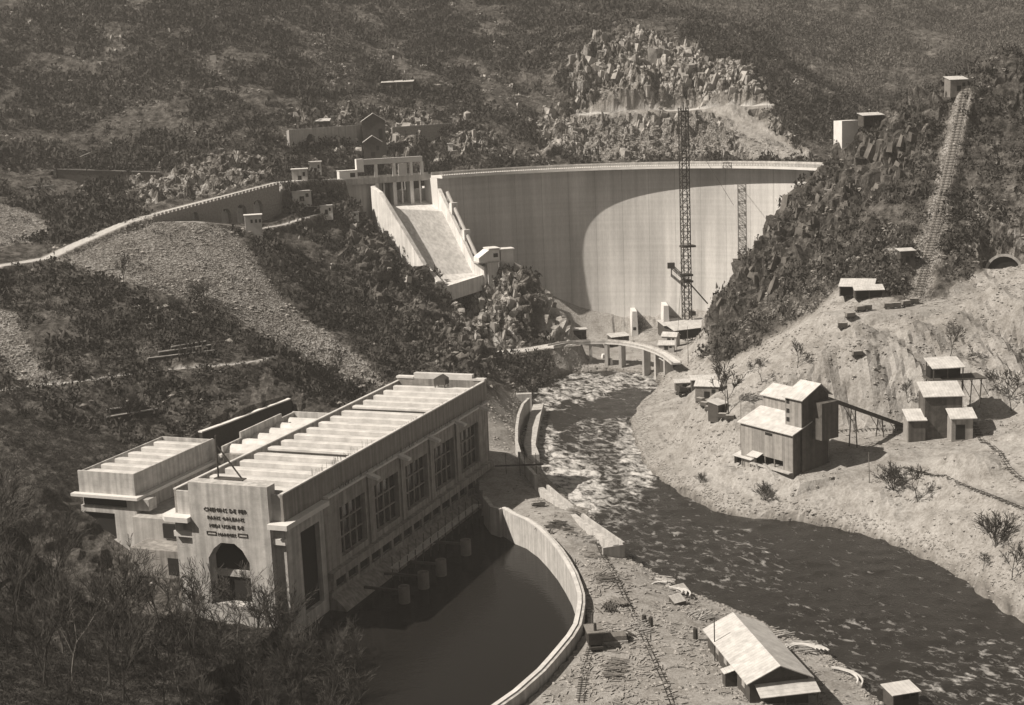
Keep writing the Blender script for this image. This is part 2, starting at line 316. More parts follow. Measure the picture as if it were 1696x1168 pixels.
gravel |= zone([(1583,150),(1606,150),(1596,215),(1572,240)], 490, 610, .12)
scree |= zone([(1583,150),(1606,150),(1536,500),(1500,500),(1540,330)], 490, 610, .12)
scree |= zone([(990,190),(1180,185),(1350,262),(900,262)], 700, 870, .6)
rock = zone([(930,95),(1010,60),(1060,40),(1120,70),(1240,100),(1275,165),(1120,178),(940,180)], 800, 940, .5)
rock |= zone([(880,185),(1270,180),(1350,262),(900,262)], 700, 870, .5) & ~gravel
rock |= zone([(735,480),(800,440),(870,430),(870,560),(850,590),(770,570)], 560, 680, .25)
rock |= zone([(470,180),(760,170),(880,262),(480,262)], 690, 800, .9) & (fbm(GX/9, GY/9, oct=3) > .5)
rock |= zone([(215,300),(400,245),(470,290),(330,330),(215,350)], 590, 700, .5)
bluff = zone([(1160,560),(1200,480),(1230,420),(1300,330),(1350,270),(1420,225),(1500,150),(1600,130),(1520,250),(1420,360),(1330,430),(1260,520)], 540, 660, .5)
bluff |= zone([(560,300),(700,450),(770,560),(835,610),(740,620),(640,540),(560,430)], 500, 690, .5) | zone([(860,430),(950,560),(860,570)], 600, 680, .2)
streak_ = zone([(518,20),(545,20),(572,260),(548,262)], 700, 1000, .25)
rubble = streak_ | zone([(1220,520),(1330,430),(1470,380),(1700,300),(1720,470),(1600,420),(1500,480),(1380,500),(1240,570)], 400, 600, .9) & ~gravel
veg = ~(gravel | scree | rock)
# surface relief, strongest on the rock
gy, gx = np.gradient(GZ); gx = gx/np.gradient(xs)[None]; gy = gy/np.gradient(ys)[:, None]
slope = np.hypot(gx, gy); nrm = np.stack([-gx, -gy, np.ones_like(gx)], -1); nrm /= np.linalg.norm(nrm, axis=-1)[..., None]
rill = np.abs(fbm((GX+GY*.35)/7, (GY-GX*.2)/30, oct=4)-.5)*2
rf = fbm(GX/16, GY/16, GZ/16, 5, .55)-.5; rid = np.abs(fbm(GX/8+3, GY/8, GZ/14, 4, .55)-.5)*2
amp = np.where(rock, 9, np.where(bluff, 11, np.where(scree, 1.2, np.where(gravel, .5, 5.0))))
far = np.clip((GY-700)/300, 0, 1); amp = amp*(1+far*1.2)
flat = np.ones(GX.shape)
for b_, hw, _p in ROADS: flat = np.minimum(flat, np.clip((b_-hw)/5, 0.02, 1))
flat *= np.clip(_ed/6, .05, 1); flat = np.where(CUTM, .05, flat)
wx = (fbm(GX/9, GY/9, oct=3)-.5)*9; wy = (fbm(GX/9+70, GY/9, oct=3)-.5)*9
def blk(sc, sz): return hsh(np.floor((GX+wx)/sc).astype(np.int64), np.floor((GY+wy)/sc).astype(np.int64), np.floor((GZ+wx*.6)/sz).astype(np.int64))-.5
cr = blk(6.5, 12)*3.4 + blk(3.1, 6)*2.6 + blk(14, 22)*3.0
crag = np.clip(slope*1.3-.45, 0, 1)
disp = (rf*amp + (rid-.35)*amp*.45*(rock | bluff) + cr*np.where(rock | bluff, 1.35, np.where(rubble, .45, np.where(scree | gravel, 0, .5*crag))) + np.where(gravel & (GX > 50), (rill-.3)*3.4*np.clip(slope*2-.3, 0, 1)+(fbm(GX/11, GY/11, oct=4)-.5)*2.6*np.clip((GZ-3)/5, 0, 1), 0))*flat
gull = zone([(100,400),(640,640),(60,640)], 430, 660) & scree
DX = GX + nrm[..., 0]*disp; DY = GY+nrm[..., 1]*disp; DZ = GZ+nrm[..., 2]*disp
_bn = (fbm(GX/5, GY/5, oct=3)-.5)*3; carve = np.clip((2.0-_sd-_bn)/5, 0, 1); carve = carve*carve*(3-2*carve); DZ = DZ*(1-carve) + (-4)*carve
_pe = segdist(GX, GY, [tuple(q) for q in POOLTOP]); DZ = np.where(_pin | ((_pe < 1.6) & (GY < 385)), -6, DZ); DZ = np.where(~_pin & (_pe >= 1.6) & (_pe < 6) & (GY < 385) & (GX > -8), np.maximum(DZ, 5.6), DZ)
HZ = DZ
def gz(x, y):
    """ground height at a plan position (relief ignored sideways)"""
    i = int(np.clip(np.searchsorted(xs, x)-1, 0, len(xs)-2)); j = int(np.clip(np.searchsorted(ys, y)-1, 0, len(ys)-2))
    fx = (x-xs[i])/(xs[i+1]-xs[i]); fy = (y-ys[j])/(ys[j+1]-ys[j])
    return float((HZ[j, i]*(1-fx)+HZ[j, i+1]*fx)*(1-fy)+(HZ[j+1, i]*(1-fx)+HZ[j+1, i+1]*fx)*fy)
def gz_np(x, y):
    i = np.clip(np.searchsorted(xs, x)-1, 0, len(xs)-2); j = np.clip(np.searchsorted(ys, y)-1, 0, len(ys)-2)
    fx = np.clip((x-xs[i])/(xs[i+1]-xs[i]), 0, 1); fy = np.clip((y-ys[j])/(ys[j+1]-ys[j]), 0, 1)
    return (HZ[j, i]*(1-fx)+HZ[j, i+1]*fx)*(1-fy)+(HZ[j+1, i]*(1-fx)+HZ[j+1, i+1]*fx)*fy
def hit(px, py, y0=150, y1=1400):
    """where the sight line through a picture point first meets the ground"""
    d = ray(px, py); Y = y0
    while Y < y1:
        t = Y/d[1]; p = CAM+d*t
        if p[2] <= gz(p[0], p[1]):
            lo = Y-2; hi = Y
            for _ in range(8):
                mY = (lo+hi)/2; p = CAM+d*(mY/d[1])
                if p[2] <= gz(p[0], p[1]): hi = mY
                else: lo = mY
            p = CAM+d*(hi/d[1]); return np.array([p[0], p[1], gz(p[0], p[1])])
        Y += 1.0
    return CAM+d*(y1/d[1])

def ground_material():
    m = bpy.data.materials.new('ground'); m.use_nodes = True; t = m.node_tree; b = t.nodes['Principled BSDF']; b.inputs['Roughness'].default_value = .95; b.inputs['Specular IOR Level'].default_value = .1
    geo = N(t, 'ShaderNodeNewGeometry'); tc = N(t, 'ShaderNodeTexCoord')
    def attr(n): a = N(t, 'ShaderNodeAttribute'); a.attribute_name = n; return a.outputs['Fac']
    def noise(sc, det=6, ro=.6, st=None):
        n = N(t, 'ShaderNodeTexNoise'); n.inputs['Scale'].default_value = sc; n.inputs['Detail'].default_value = det; n.inputs['Roughness'].default_value = ro
        if st:
            mp = N(t, 'ShaderNodeMapping'); mp.inputs['Scale'].default_value = st; t.links.new(tc.outputs['Object'], mp.inputs[0]); t.links.new(mp.outputs[0], n.inputs[0])
        else: t.links.new(tc.outputs['Object'], n.inputs[0])
        return n.outputs[0]
    def rng(s, a, bb, c, d):
        r = N(t, 'ShaderNodeMapRange'); r.inputs[1].default_value = a; r.inputs[2].default_value = bb; r.inputs[3].default_value = c; r.inputs[4].default_value = d; t.links.new(s, r.inputs[0]); return r.outputs[0]
    def op(o, a, bb):
        q = N(t, 'ShaderNodeMath', operation=o)
        for i, s in enumerate((a, bb)):
            if isinstance(s, (int, float)): q.inputs[i].default_value = s
            else: t.links.new(s, q.inputs[i])
        return q.outputs[0]
    def mix(f, a, bb):
        q = N(t, 'ShaderNodeMix', data_type='FLOAT'); 
        for i, s in ((0, f), (2, a), (3, bb)):
            if isinstance(s, (int, float)): q.inputs[i].default_value = s
            else: t.links.new(s, q.inputs[i])
        return q.outputs[0]
    big = noise(.035, 5); med = noise(.22, 7, .7); fin = noise(1.4, 6, .7)
    vor = N(t, 'ShaderNodeTexVoronoi', feature='F1'); vor.inputs['Scale'].default_value = .16; t.links.new(tc.outputs['Object'], vor.inputs[0])
    vcol = N(t, 'ShaderNodeRGBToBW'); t.links.new(vor.outputs['Color'], vcol.inputs[0])
    vs = N(t, 'ShaderNodeTexVoronoi', feature='F1'); vs.inputs['Scale'].default_value = 1.7; t.links.new(tc.outputs['Object'], vs.inputs[0])
    vsc = N(t, 'ShaderNodeRGBToBW'); t.links.new(vs.outputs['Color'], vsc.inputs[0])
    rk = noise(.33, 7, .72, (1, 1, .38)); ve = N(t, 'ShaderNodeTexVoronoi', feature='DISTANCE_TO_EDGE'); ve.inputs['Scale'].default_value = .22; mpv = N(t, 'ShaderNodeMapping'); mpv.inputs['Scale'].default_value = (1, 1, .4); mpv.inputs['Rotation'].default_value = (.2, .3, 0)
    nd = N(t, 'ShaderNodeVectorMath', operation='ADD'); nsc = N(t, 'ShaderNodeTexNoise'); nsc.inputs['Scale'].default_value = .25; t.links.new(tc.outputs['Object'], nsc.inputs[0]); vsx = N(t, 'ShaderNodeVectorMath', operation='SCALE'); vsx.inputs['Scale'].default_value = 5; t.links.new(nsc.outputs['Color'], vsx.inputs[0]); t.links.new(tc.outputs['Object'], nd.inputs[0]); t.links.new(vsx.outputs[0], nd.inputs[1]); t.links.new(nd.outputs[0], mpv.inputs[0]); t.links.new(mpv.outputs[0], ve.inputs[0])
    crack = rng(ve.outputs['Distance'], .0, .09, .25, 1.0); fstr = rng(fin, .32, .68, .55, 1.5)
    vegc = op('MULTIPLY', op('MULTIPLY', rng(med, .38, .64, .022, .15), rng(big, .3, .7, .7, 1.35)), fstr)
    rockc = op('MULTIPLY', op('MULTIPLY', rng(rk, .40, .60, .055, .40), rng(vcol.outputs[0], .2, .8, .6, 1.25)), op('MULTIPLY', crack, rng(fin, .32, .68, .75, 1.25)))
    gravc = op('MULTIPLY', rng(fin, .3, .7, .20, .385), rng(big, .3, .7, .84, 1.14))
    grav2 = op('MULTIPLY', gravc, rng(med, .36, .56, .74, 1.06))
    scrc = op('MULTIPLY', rng(vsc.outputs[0], .25, .8, .10, .38), op('MULTIPLY', rng(med, .35, .65, .6, 1.25), rng(big, .35, .65, .75, 1.2)))
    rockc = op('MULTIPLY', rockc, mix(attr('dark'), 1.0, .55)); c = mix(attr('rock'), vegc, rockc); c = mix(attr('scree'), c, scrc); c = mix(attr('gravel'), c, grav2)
    c = mix(attr('path'), c, op('MULTIPLY', rng(fin, .3, .7, .5, .62), 1.0)); c = mix(attr('wet'), c, op('MULTIPLY', c, .35))
    cr = N(t, 'ShaderNodeValToRGB'); e = cr.color_ramp.elements; e[0].position = 0; e[0].color = (0, 0, 0, 1); e[1].position = 1; e[1].color = (1, .98, .95, 1)
    for p_ in (.05, .2, .5): k = e.new(p_); k.color = tone(p_)
    t.links.new(c, cr.inputs[0]); t.links.new(cr.outputs[0], b.inputs['Base Color'])
    bp = N(t, 'ShaderNodeBump'); bp.inputs['Strength'].default_value = .8; bp.inputs['Distance'].default_value = .9
    h = op('ADD', op('MULTIPLY', rk, 2.2), op('MULTIPLY', fin, .6)); h = op('ADD', h, op('MULTIPLY', crack, op('MULTIPLY', attr('rock'), .8))); h = op('ADD', h, op('MULTIPLY', vs.outputs['Distance'], op('MULTIPLY', attr('scree'), .5)))
    h = op('MULTIPLY', h, mix(attr('gravel'), 1.0, .3)); t.links.new(h, bp.inputs['Height']); t.links.new(bp.outputs[0], b.inputs['Normal'])
    return m
nY, nX = GX.shape
idx = np.arange(nX*nY).reshape(nY, nX); Q = np.stack([idx[:-1, :-1], idx[:-1, 1:], idx[1:, 1:], idx[1:, :-1]], -1).reshape(-1, 4)
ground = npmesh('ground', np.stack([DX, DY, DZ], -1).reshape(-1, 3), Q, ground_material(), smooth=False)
tag(ground, 'steep valley ground of brush, bare rock, scree and pale spoil around the dam', 'ground', kind='structure')
pathm = np.zeros(GX.shape)
for b_, hw, _p in ROADS:
    if _p: pathm = np.maximum(pathm, np.clip((hw+.6-b_)/1.2, 0, 1))
def blur(a):
    a = a.astype(float)
    for _ in range(2): a[1:-1, 1:-1] = (a[1:-1, 1:-1]*2+a[:-2, 1:-1]+a[2:, 1:-1]+a[1:-1, :-2]+a[1:-1, 2:])/6
    return a
rubn = fbm(GX/6, GY/6, GZ/6, 3)
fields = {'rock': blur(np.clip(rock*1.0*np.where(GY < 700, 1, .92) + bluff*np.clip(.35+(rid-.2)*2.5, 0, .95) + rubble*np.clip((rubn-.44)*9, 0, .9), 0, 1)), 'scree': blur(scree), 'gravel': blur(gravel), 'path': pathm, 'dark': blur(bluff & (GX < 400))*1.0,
          'wet': np.clip(1-(_ed-.2)/1.2, 0, 1)*(_sd > -2)}
for k_, a_ in fields.items():
    at_ = ground.data.attributes.new(k_, 'FLOAT', 'POINT'); at_.data.foreach_set('value', np.ascontiguousarray(a_, np.float32).ravel())
# ---------------------------------------------------------------- water
def water(name, poly, z, foam, label):
    P = np.array(poly); x0, y0 = P.min(0)-2; x1, y1 = P.max(0)+2
    st = 1.1; X, Y = np.meshgrid(np.arange(x0, x1, st), np.arange(y0, y1, st)); ins = inside(X, Y, poly) | (segdist(X, Y, list(poly)+[poly[0]]) < 3)
    px, py = project(X, Y, np.full(X.shape, z)); fo = np.zeros(X.shape)
    if foam:
        jj = (fbm(X/7, Y/7, oct=3)-.5)*60; jk = (fbm(X/7+30, Y/7, oct=3)-.5)*50
        for poly_, s in foam: fo = np.maximum(fo, s*inside(px+jj, py+jk, poly_))
        for _ in range(3): fo[1:-1, 1:-1] = (fo[1:-1, 1:-1]*2+fo[:-2, 1:-1]+fo[2:, 1:-1]+fo[1:-1, :-2]+fo[1:-1, 2:])/6
        cl = [np.array(p) for p in RIV[1:20]]; bd = np.full(X.shape, 1e9); fs = np.zeros(X.shape); acc = 0
        for a_, b_ in zip(cl, cl[1:]):
            e_ = b_-a_; L_ = np.hypot(*e_); tt = np.clip(((X-a_[0])*e_[0]+(Y-a_[1])*e_[1])/L_**2, 0, 1); dd = np.hypot(X-a_[0]-tt*e_[0], Y-a_[1]-tt*e_[1]); m_ = dd < bd; bd[m_] = dd[m_]; fs[m_] = (acc+tt*L_)[m_]; acc += L_
        flow = np.stack([(X-Y)*.72+fs*.0, (X+Y)*.72, 0*X], -1); k9 = np.clip((Y-400)/60, 0, 1)[..., None]; flow = flow*(1-k9)+np.stack([fs*.6-Y*.4, bd+X*.2, 0*X], -1)*k9 if False else np.stack([(X*.55-Y*.83), (X*.83+Y*.55), 0*X], -1)
        Z = z + (fbm(X/3.6, Y/3.6, oct=4)-.5)*(.6+3.2*fo)
    else: Z = np.full(X.shape, z)
    n = X.shape; I = np.arange(X.size).reshape(n); Qa = np.stack([I[:-1, :-1], I[:-1, 1:], I[1:, 1:], I[1:, :-1]], -1)
    ok = ins[:-1, :-1] & ins[:-1, 1:] & ins[1:, 1:] & ins[1:, :-1]
    m = bpy.data.materials.new(name); m.use_nodes = True; t = m.node_tree; b = t.nodes['Principled BSDF']; b.inputs['Roughness'].default_value = .12 if foam else .06; b.inputs['Specular IOR Level'].default_value = .4 if foam else .1
    tc = N(t, 'ShaderNodeTexCoord'); mp = N(t, 'ShaderNodeMapping'); mp.inputs['Scale'].default_value = (.75, 1.2, 1)
    if foam: fl = N(t, 'ShaderNodeAttribute'); fl.attribute_name = 'flow'; t.links.new(fl.outputs['Vector'], mp.inputs[0])
    else: t.links.new(tc.outputs['Object'], mp.inputs[0])
    n1 = N(t, 'ShaderNodeTexNoise'); n1.inputs['Scale'].default_value = .30; n1.inputs['Detail'].default_value = 9; n1.inputs['Roughness'].default_value = .74; n1.inputs['Distortion'].default_value = .35; t.links.new(mp.outputs[0], n1.inputs[0])
    if foam:
        a = N(t, 'ShaderNodeAttribute'); a.attribute_name = 'foam'
        th = N(t, 'ShaderNodeMath', operation='MULTIPLY_ADD'); th.inputs[1].default_value = .36; t.links.new(a.outputs['Fac'], th.inputs[0]); t.links.new(n1.outputs[0], th.inputs[2])
        r = N(t, 'ShaderNodeMapRange'); r.inputs[1].default_value = .63; r.inputs[2].default_value = .80; t.links.new(th.outputs[0], r.inputs[0])
        cm = N(t, 'ShaderNodeMix', data_type='RGBA'); cm.inputs[6].default_value = tone(.022); cm.inputs[7].default_value = tone(.54); t.links.new(r.outputs[0], cm.inputs[0]); t.links.new(cm.outputs[2], b.inputs['Base Color'])
        rr = N(t, 'ShaderNodeMapRange'); rr.inputs[3].default_value = .25; rr.inputs[4].default_value = .8; t.links.new(r.outputs[0], rr.inputs[0]); t.links.new(rr.outputs[0], b.inputs['Roughness'])
    else: b.inputs['Base Color'].default_value = tone(.012)
    n2 = N(t, 'ShaderNodeTexNoise'); n2.inputs['Scale'].default_value = 1.3 if foam else .9; n2.inputs['Detail'].default_value = 5; t.links.new(mp.outputs[0], n2.inputs[0])
    bp = N(t, 'ShaderNodeBump'); bp.inputs['Strength'].default_value = .8 if foam else .1; bp.inputs['Distance'].default_value = .5; t.links.new(n2.outputs[0], bp.inputs['Height']); t.links.new(bp.outputs[0], b.inputs['Normal'])
    o = npmesh(name, np.stack([X, Y, Z], -1).reshape(-1, 3), Qa[ok], m, smooth=True); tag(o, label, 'water', kind='structure')
    if foam: q = o.data.attributes.new('foam', 'FLOAT', 'POINT'); q.data.foreach_set('value', fo.astype(np.float32).ravel()); q = o.data.attributes.new('flow', 'FLOAT_VECTOR', 'POINT'); q.data.foreach_set('vector', flow.astype(np.float32).ravel())
    return o
FOAM = [([(930,618),(1095,612),(1095,642),(1000,655),(900,690),(880,660)], .54), ([(862,640),(925,640),(905,700),(950,750),(1000,850),(970,870),(880,790),(850,700)], .56), ([(955,690),(1045,690),(1062,770),(1080,840),(1000,870),(930,790)], .38), ([(880,770),(980,770),(1010,850),(960,860)], .66),
        ([(1025,700),(1070,720),(1095,820),(1040,810)], .62), ([(900,600),(1800,900),(1800,1300),(860,1300)], .10), ([(1000,830),(1300,900),(1300,1000),(1060,940)], .24), ([(1280,1000),(1700,1060),(1720,1200),(1450,1200)], .2), ([(1540,1080),(1720,1080),(1720,1200),(1500,1200)], .3)]
water('river', [tuple(q) for q in RIV], 0.0, FOAM, 'dark fast river with white rapids below the small bridge')
water('pool_water', POOL, -.3, None, 'still dark water of the tailrace pool in the shade of the powerhouse')
# ---------------------------------------------------------------- dam
CONC = mat('dam_concrete', .60, .10, .05, .9, .1, 1.5)
def uvmat(name, g):
    """concrete with pour bands and run-off streaks, laid out along the arc (UV in metres)"""
    m = bpy.data.materials.new(name); m.use_nodes = True; t = m.node_tree; b = t.nodes['Principled BSDF']; b.inputs['Roughness'].default_value = .9; b.inputs['Specular IOR Level'].default_value = .2
    uv = N(t, 'ShaderNodeUVMap'); fac = None
    def add(sc, s, lo, hi, a=.35, bb=.65):
        nonlocal fac
        mp = N(t, 'ShaderNodeMapping'); mp.inputs['Scale'].default_value = sc; t.links.new(uv.outputs[0], mp.inputs[0])
        n = N(t, 'ShaderNodeTexNoise'); n.inputs['Scale'].default_value = s; n.inputs['Detail'].default_value = 5; t.links.new(mp.outputs[0], n.inputs[0])
        r = N(t, 'ShaderNodeMapRange'); r.inputs[1].default_value = a; r.inputs[2].default_value = bb; r.inputs[3].default_value = lo; r.inputs[4].default_value = hi; t.links.new(n.outputs[0], r.inputs[0])
        if fac is None: fac = r.outputs[0]
        else:
            q = N(t, 'ShaderNodeMath', operation='MULTIPLY'); t.links.new(fac, q.inputs[0]); t.links.new(r.outputs[0], q.inputs[1]); fac = q.outputs[0]
    add((1, .04, 1), .42, .88, 1.05); add((1, .07, 1), .10, .80, 1.1); add((.015, 1, 1), .55, .92, 1.03); add((1, .5, 1), .035, .86, 1.08); add((1, .25, 1), 1.6, .94, 1.04)
    wv = N(t, 'ShaderNodeTexWave', wave_type='BANDS', bands_direction='X', wave_profile='SAW'); wv.inputs['Scale'].default_value = .314/13; wv.inputs['Distortion'].default_value = 0; t.links.new(uv.outputs[0], wv.inputs[0])
    r = N(t, 'ShaderNodeMapRange'); r.inputs[1].default_value = 0; r.inputs[2].default_value = .025; r.inputs[3].default_value = .55; r.inputs[4].default_value = 1; t.links.new(wv.outputs['Fac'], r.inputs[0])
    q = N(t, 'ShaderNodeMath', operation='MULTIPLY'); t.links.new(fac, q.inputs[0]); t.links.new(r.outputs[0], q.inputs[1])
    cm = N(t, 'ShaderNodeMix', data_type='RGBA', blend_type='MULTIPLY'); cm.inputs[0].default_value = 1; cm.inputs[6].default_value = tone(g); t.links.new(q.outputs[0], cm.inputs[7]); t.links.new(cm.outputs[2], b.inputs['Base Color'])
    return m
DC = np.array([28., 571.]); DR = 126.0; CREST = 84.0
dam = thing('arch_dam', 'tall curved concrete arch dam closing the gorge, half in shade', 'dam', (DC[0], DC[1], 0))
def arc_ring(r, a0, a1, n, z): return [(r*math.cos(a0+(a1-a0)*i/n), r*math.sin(a0+(a1-a0)*i/n), z) for i in range(n+1)]
A0, A1 = R(118.3), R(22)
OVH = 4.5
prof = [(-12, -4), (30, -1.0), (60, .2), (83, OVH*.0), ]
def dam_face():
    m = MB(); n = 90; zs = [-12, 0, 15, 30, 45, 60, 72, 80, 82.6]; uvs = []
    lean = lambda z: DR + 1.2 - 5.0*max(0, (40-z)/52)**1.6
    rows = [arc_ring(lean(z), A0, A1, n, z) for z in zs]
    for r_ in rows: m.v += r_
    for j in range(len(zs)-1):
        for i in range(n): a = j*(n+1)+i; m.f.append((a, a+1, a+n+2, a+n+1))
    o = m.build('dam_face', uvmat('dam_face_concrete', .62), dam, smooth=True); uvl = o.data.uv_layers.new(name='UVMap')
    for lp in o.data.loops:
        j, i = divmod(lp.vertex_index, n+1); uvl.data[lp.index].uv = (DR*abs(A1-A0)*i/n, zs[j])
    return o
dam_face()
def ringbox(r0, r1, z0, z1, a0, a1, n=90):
    m = MB()
    for (r_, z_) in ((r0, z0), (r1, z0), (r1, z1), (r0, z1)): m.v += arc_ring(r_, a0, a1, n, z_)
    for q in range(4):
        for i in range(n): a = q*(n+1)+i; b = ((q+1) % 4)*(n+1)+i; m.f.append((a, b, b+1, a+1))
    for i in (0, n): m.f.append(tuple(q*(n+1)+i for q in range(4)))
    return m
WH = mat('pale_concrete', .66, .12, .3, .85, .15, 3)
GREYC = mat('grey_concrete', .42, .2, .25, .9, .3, 3, streak=.25)
ringbox(DR+1.3, DR+16, -14, 82.5, A0, A1, 60).build('upstream_body', CONC, dam)
ringbox(DR-OVH, DR+8, 82.6, 83.7, A0, A1).build('crest_slab', WH, dam)
def parapet():
    m = ringbox(DR-OVH+.1, DR-OVH+.4, 85.0, 85.35, A0, A1); k = ringbox(DR-OVH+.1, DR-OVH+.4, 83.7, 83.95, A0, A1)
    n0 = len(m.v); m.v += k.v; m.f += [tuple(i+n0 for i in f) for f in k.f]
    L = DR*abs(A1-A0); cnt = int(L/.9)
    for i in range(cnt):
        a = A0+(A1-A0)*i/cnt; c, s = math.cos(a), math.sin(a); r_ = DR-OVH+.25
        m.box(r_*c-.15, r_*s-.15, 83.95, r_*c+.15, r_*s+.15, 85.0, rot=a, c=(r_*c, r_*s))
    return m
parapet().build('parapet', GREYC, dam)
ringbox(DR+7.4, DR+7.8, 83.7, 85.2, A0, A1).build('upstream_parapet', GREYC, dam)
for a_ in (31.5, 25.5):
    c, s = math.cos(R(a_)), math.sin(R(a_)); r_ = DR-1.2
    MB().box(r_*c-3, r_*s-4, 76.6, r_*c+1, r_*s+4, 77.0, rot=R(a_), c=(r_*c, r_*s)).build('work_platform', WH, dam)
# plain concrete outlets / pale patches at the foot
# ---------------------------------------------------------------- spillway
# ---------------------------------------------------------------- shared materials
DARK = mat('dark_opening', .015, .1, 1, .9, 0)
GLASS = bpy.data.materials.new('dark_glass'); GLASS.use_nodes = True; _b = GLASS.node_tree.nodes['Principled BSDF']; _b.inputs['Base Color'].default_value = tone(.03); _b.inputs['Roughness'].default_value = .15
TIMBER = mat('weathered_timber', .20, .3, .8, .9, .3, 5, lines=('X', .35, .45))
TIMBERD = mat('dark_timber', .07, .3, .8, .9, .3, 5)
PLANK = mat('raw_planks', .42, .35, 1.5, .9, .3, 6)
SHEET = mat('roof_sheet', .54, .22, .35, .7, .15, 4, streak=.12, lines=('X', .9, .3))
SHEETY = mat('roof_sheet_cross', .55, .22, .35, .6, .12, 4, lines=('Y', 1.0, .25))
IRON = mat('dark_iron', .045, .3, 1.5, .6, .2, 6)
ROOFC = mat('roof_concrete', .56, .24, .3, .85, .15, 3)
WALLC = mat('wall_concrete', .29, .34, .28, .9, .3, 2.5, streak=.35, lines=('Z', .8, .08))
STONE = mat('rubble_masonry', .28, .35, 1.2, .95, .6, 3)
SPILLC = mat('spillway_concrete', .66, .16, .2, .85, .12, 2, streak=.2)

def frame(A, B):                                   # local frame: origin A, x towards B
    d = np.array(B[:2])-np.array(A[:2]); L = np.hypot(*d); return math.atan2(d[1], d[0]), L
# ---------------------------------------------------------------- spillway
S0 = np.array([-80., 676.]); S1 = np.array([-35.5, 692.])
ang, SL = frame(S0, S1)
sp = thing('spillway', 'steep concrete spillway chute with gates beside the left end of the dam', 'spillway', (0, 0, 0))
def P3(a): return np.array(a, float)
TL, TR = P3(at(636, 345, Y=664)), P3(at(732, 350, Y=679)); BL, BR = P3(at(709, 457, Y=642)), P3(at(783, 452, Y=655)); LL, LR = P3(at(731, 477, Y=634)), P3(at(801, 455, Y=650))
def chute():
    m = MB(); n = 16; rows = []
    for i in range(n+1):
        t = i/n; a = TL*(1-t)+BL*t; b = TR*(1-t)+BR*t; a[2] += 1.8*math.sin(math.pi*t)*0; rows.append((a, b))
    rows += [((BL+LL)/2-[0, 0, .9], (BR+LR)/2-[0, 0, .9]), (LL, LR)]
    gl = np.append(S0+(S1-S0)*.43, 70.2); gr = np.append(S0+(S1-S0)*.99, 70.2); up = [(gl+[-1, 9, 1.5], gr+[-1, 9, 1.5]), (gl+[0, 3, 1.0], gr+[0, 3, 1.0]), (gl+[0, -1, 0], gr+[0, -1, 0])]
    rows = up+rows
    for a, b in rows:
        for k in range(5): m.v.append(tuple(a*(1-k/4)+b*(k/4)))
    for i in range(len(rows)-1):
        for k in range(4): q = i*5+k; m.f.append((q, q+1, q+6, q+5))
    n0 = len(m.v); m.v += [(x, y, z-7) for x, y, z in m.v[:n0]]
    for i in range(len(rows)-1):
        for k in (0, 4): q = i*5+k; m.f.append((q, q+5, q+5+n0, q+n0))
    q = (len(rows)-1)*5
    for k in range(4): m.f.append((q+k, q+k+1, q+k+1+n0, q+k+n0))
    return m
chute().build('chute_floor', SPILLC, sp)
def wallstrip(P, h, th, side, down):                # P list of floor points; wall of height h, thickness th on one side
    m = MB(); rows = []
    for i, p in enumerate(P):
        q = P[min(i+1, len(P)-1)]-P[max(i-1, 0)]; n = np.array([q[1], -q[0], 0]); n /= np.linalg.norm(n); n *= side
        hh = h[i] if hasattr(h, '__len__') else h
        rows.append([p+[0, 0, -down], p+[0, 0, hh], p+n*th+[0, 0, hh], p+n*th+[0, 0, -down-6]])
    for r_ in rows: m.v += [tuple(x) for x in r_]
    for i in range(len(rows)-1):
        for k in range(4): a = i*4+k; b = i*4+(k+1) % 4; m.f.append((a, b, b+4, a+4))
    m.f.append((0, 1, 2, 3)); e = (len(rows)-1)*4; m.f.append((e+3, e+2, e+1, e)); return m
lw = [np.append(S0+(S1-S0)*.41, 72), np.append(S0+(S1-S0)*.41+[0, -3], 71)] + [TL*(1-t)+BL*t for t in (0, .2, .4, .6, .8, 1)] + [LL+[.4, -1, 0]]
wallstrip(lw, [9.3, 9, 7.5, 7.2, 6.8, 6.4, 5.6, 5, 3.5], 2.2, 1, 14).build('side_wall', SPILLC, sp)
rw = [np.append(S0+(S1-S0)*1.0, 72), np.append(S0+(S1-S0)*1.0+[.8, -3], 71)] + [TR*(1-t)+BR*t for t in (0, .2, .4, .6, .8, 1)] + [LR+[.3, -.5, 0]]
wallstrip(rw, [12, 11.5, 7.5, 7.2, 6.8, 6.4, 6.2, 5.5, 3.5], 1.6, -1, 14).build('side_wall', SPILLC, sp)
e_ = LL+[-2.3, .3, 0]; MB().box(LL[0]-3.2, LL[1]-2.6, LL[2]-14, LL[0]+.6, LL[1]+.6, LL[2]+3.2, rot=.5).build('end_buttress', SPILLC, sp)
# gravity block left of the chute
gb = np.array([S0, S0+(S1-S0)*.44, S0+(S1-S0)*.44+[8, 18], S0+[-8, 20]])
MB().prism([tuple(p) for p in gb], 22, 81.4).build('gravity_block', mat('gravity_concrete', .34, .14, .2, .9, .2, 2, streak=.25), sp)
r0 = S0+(S1-S0)*.38
MB().prism([tuple(r0+[0, 8]), tuple(S1+[1, 8]), tuple(S1+[0, 24]), tuple(r0+[-8, 24])], 40, 77).build('gate_sill', CONC, sp)
gd = thing('gate_deck_bridge', 'road bridge over the spillway gates with a concrete gantry frame and small cabin on it', 'bridge', (S0[0], S0[1], 0), ang)
MB().box(-1, -1.2, 81.4, SL+1, 8.5, 83.4).build('deck', GREYC, gd); MB().box(-1.1, -1.5, 82.0, SL+.6, -1.203, 84.3).build('fascia', GREYC, gd)
MB().box(-1, 8.1, 83.404, SL+1, 8.5, 84.6).build('parapet', GREYC, gd)
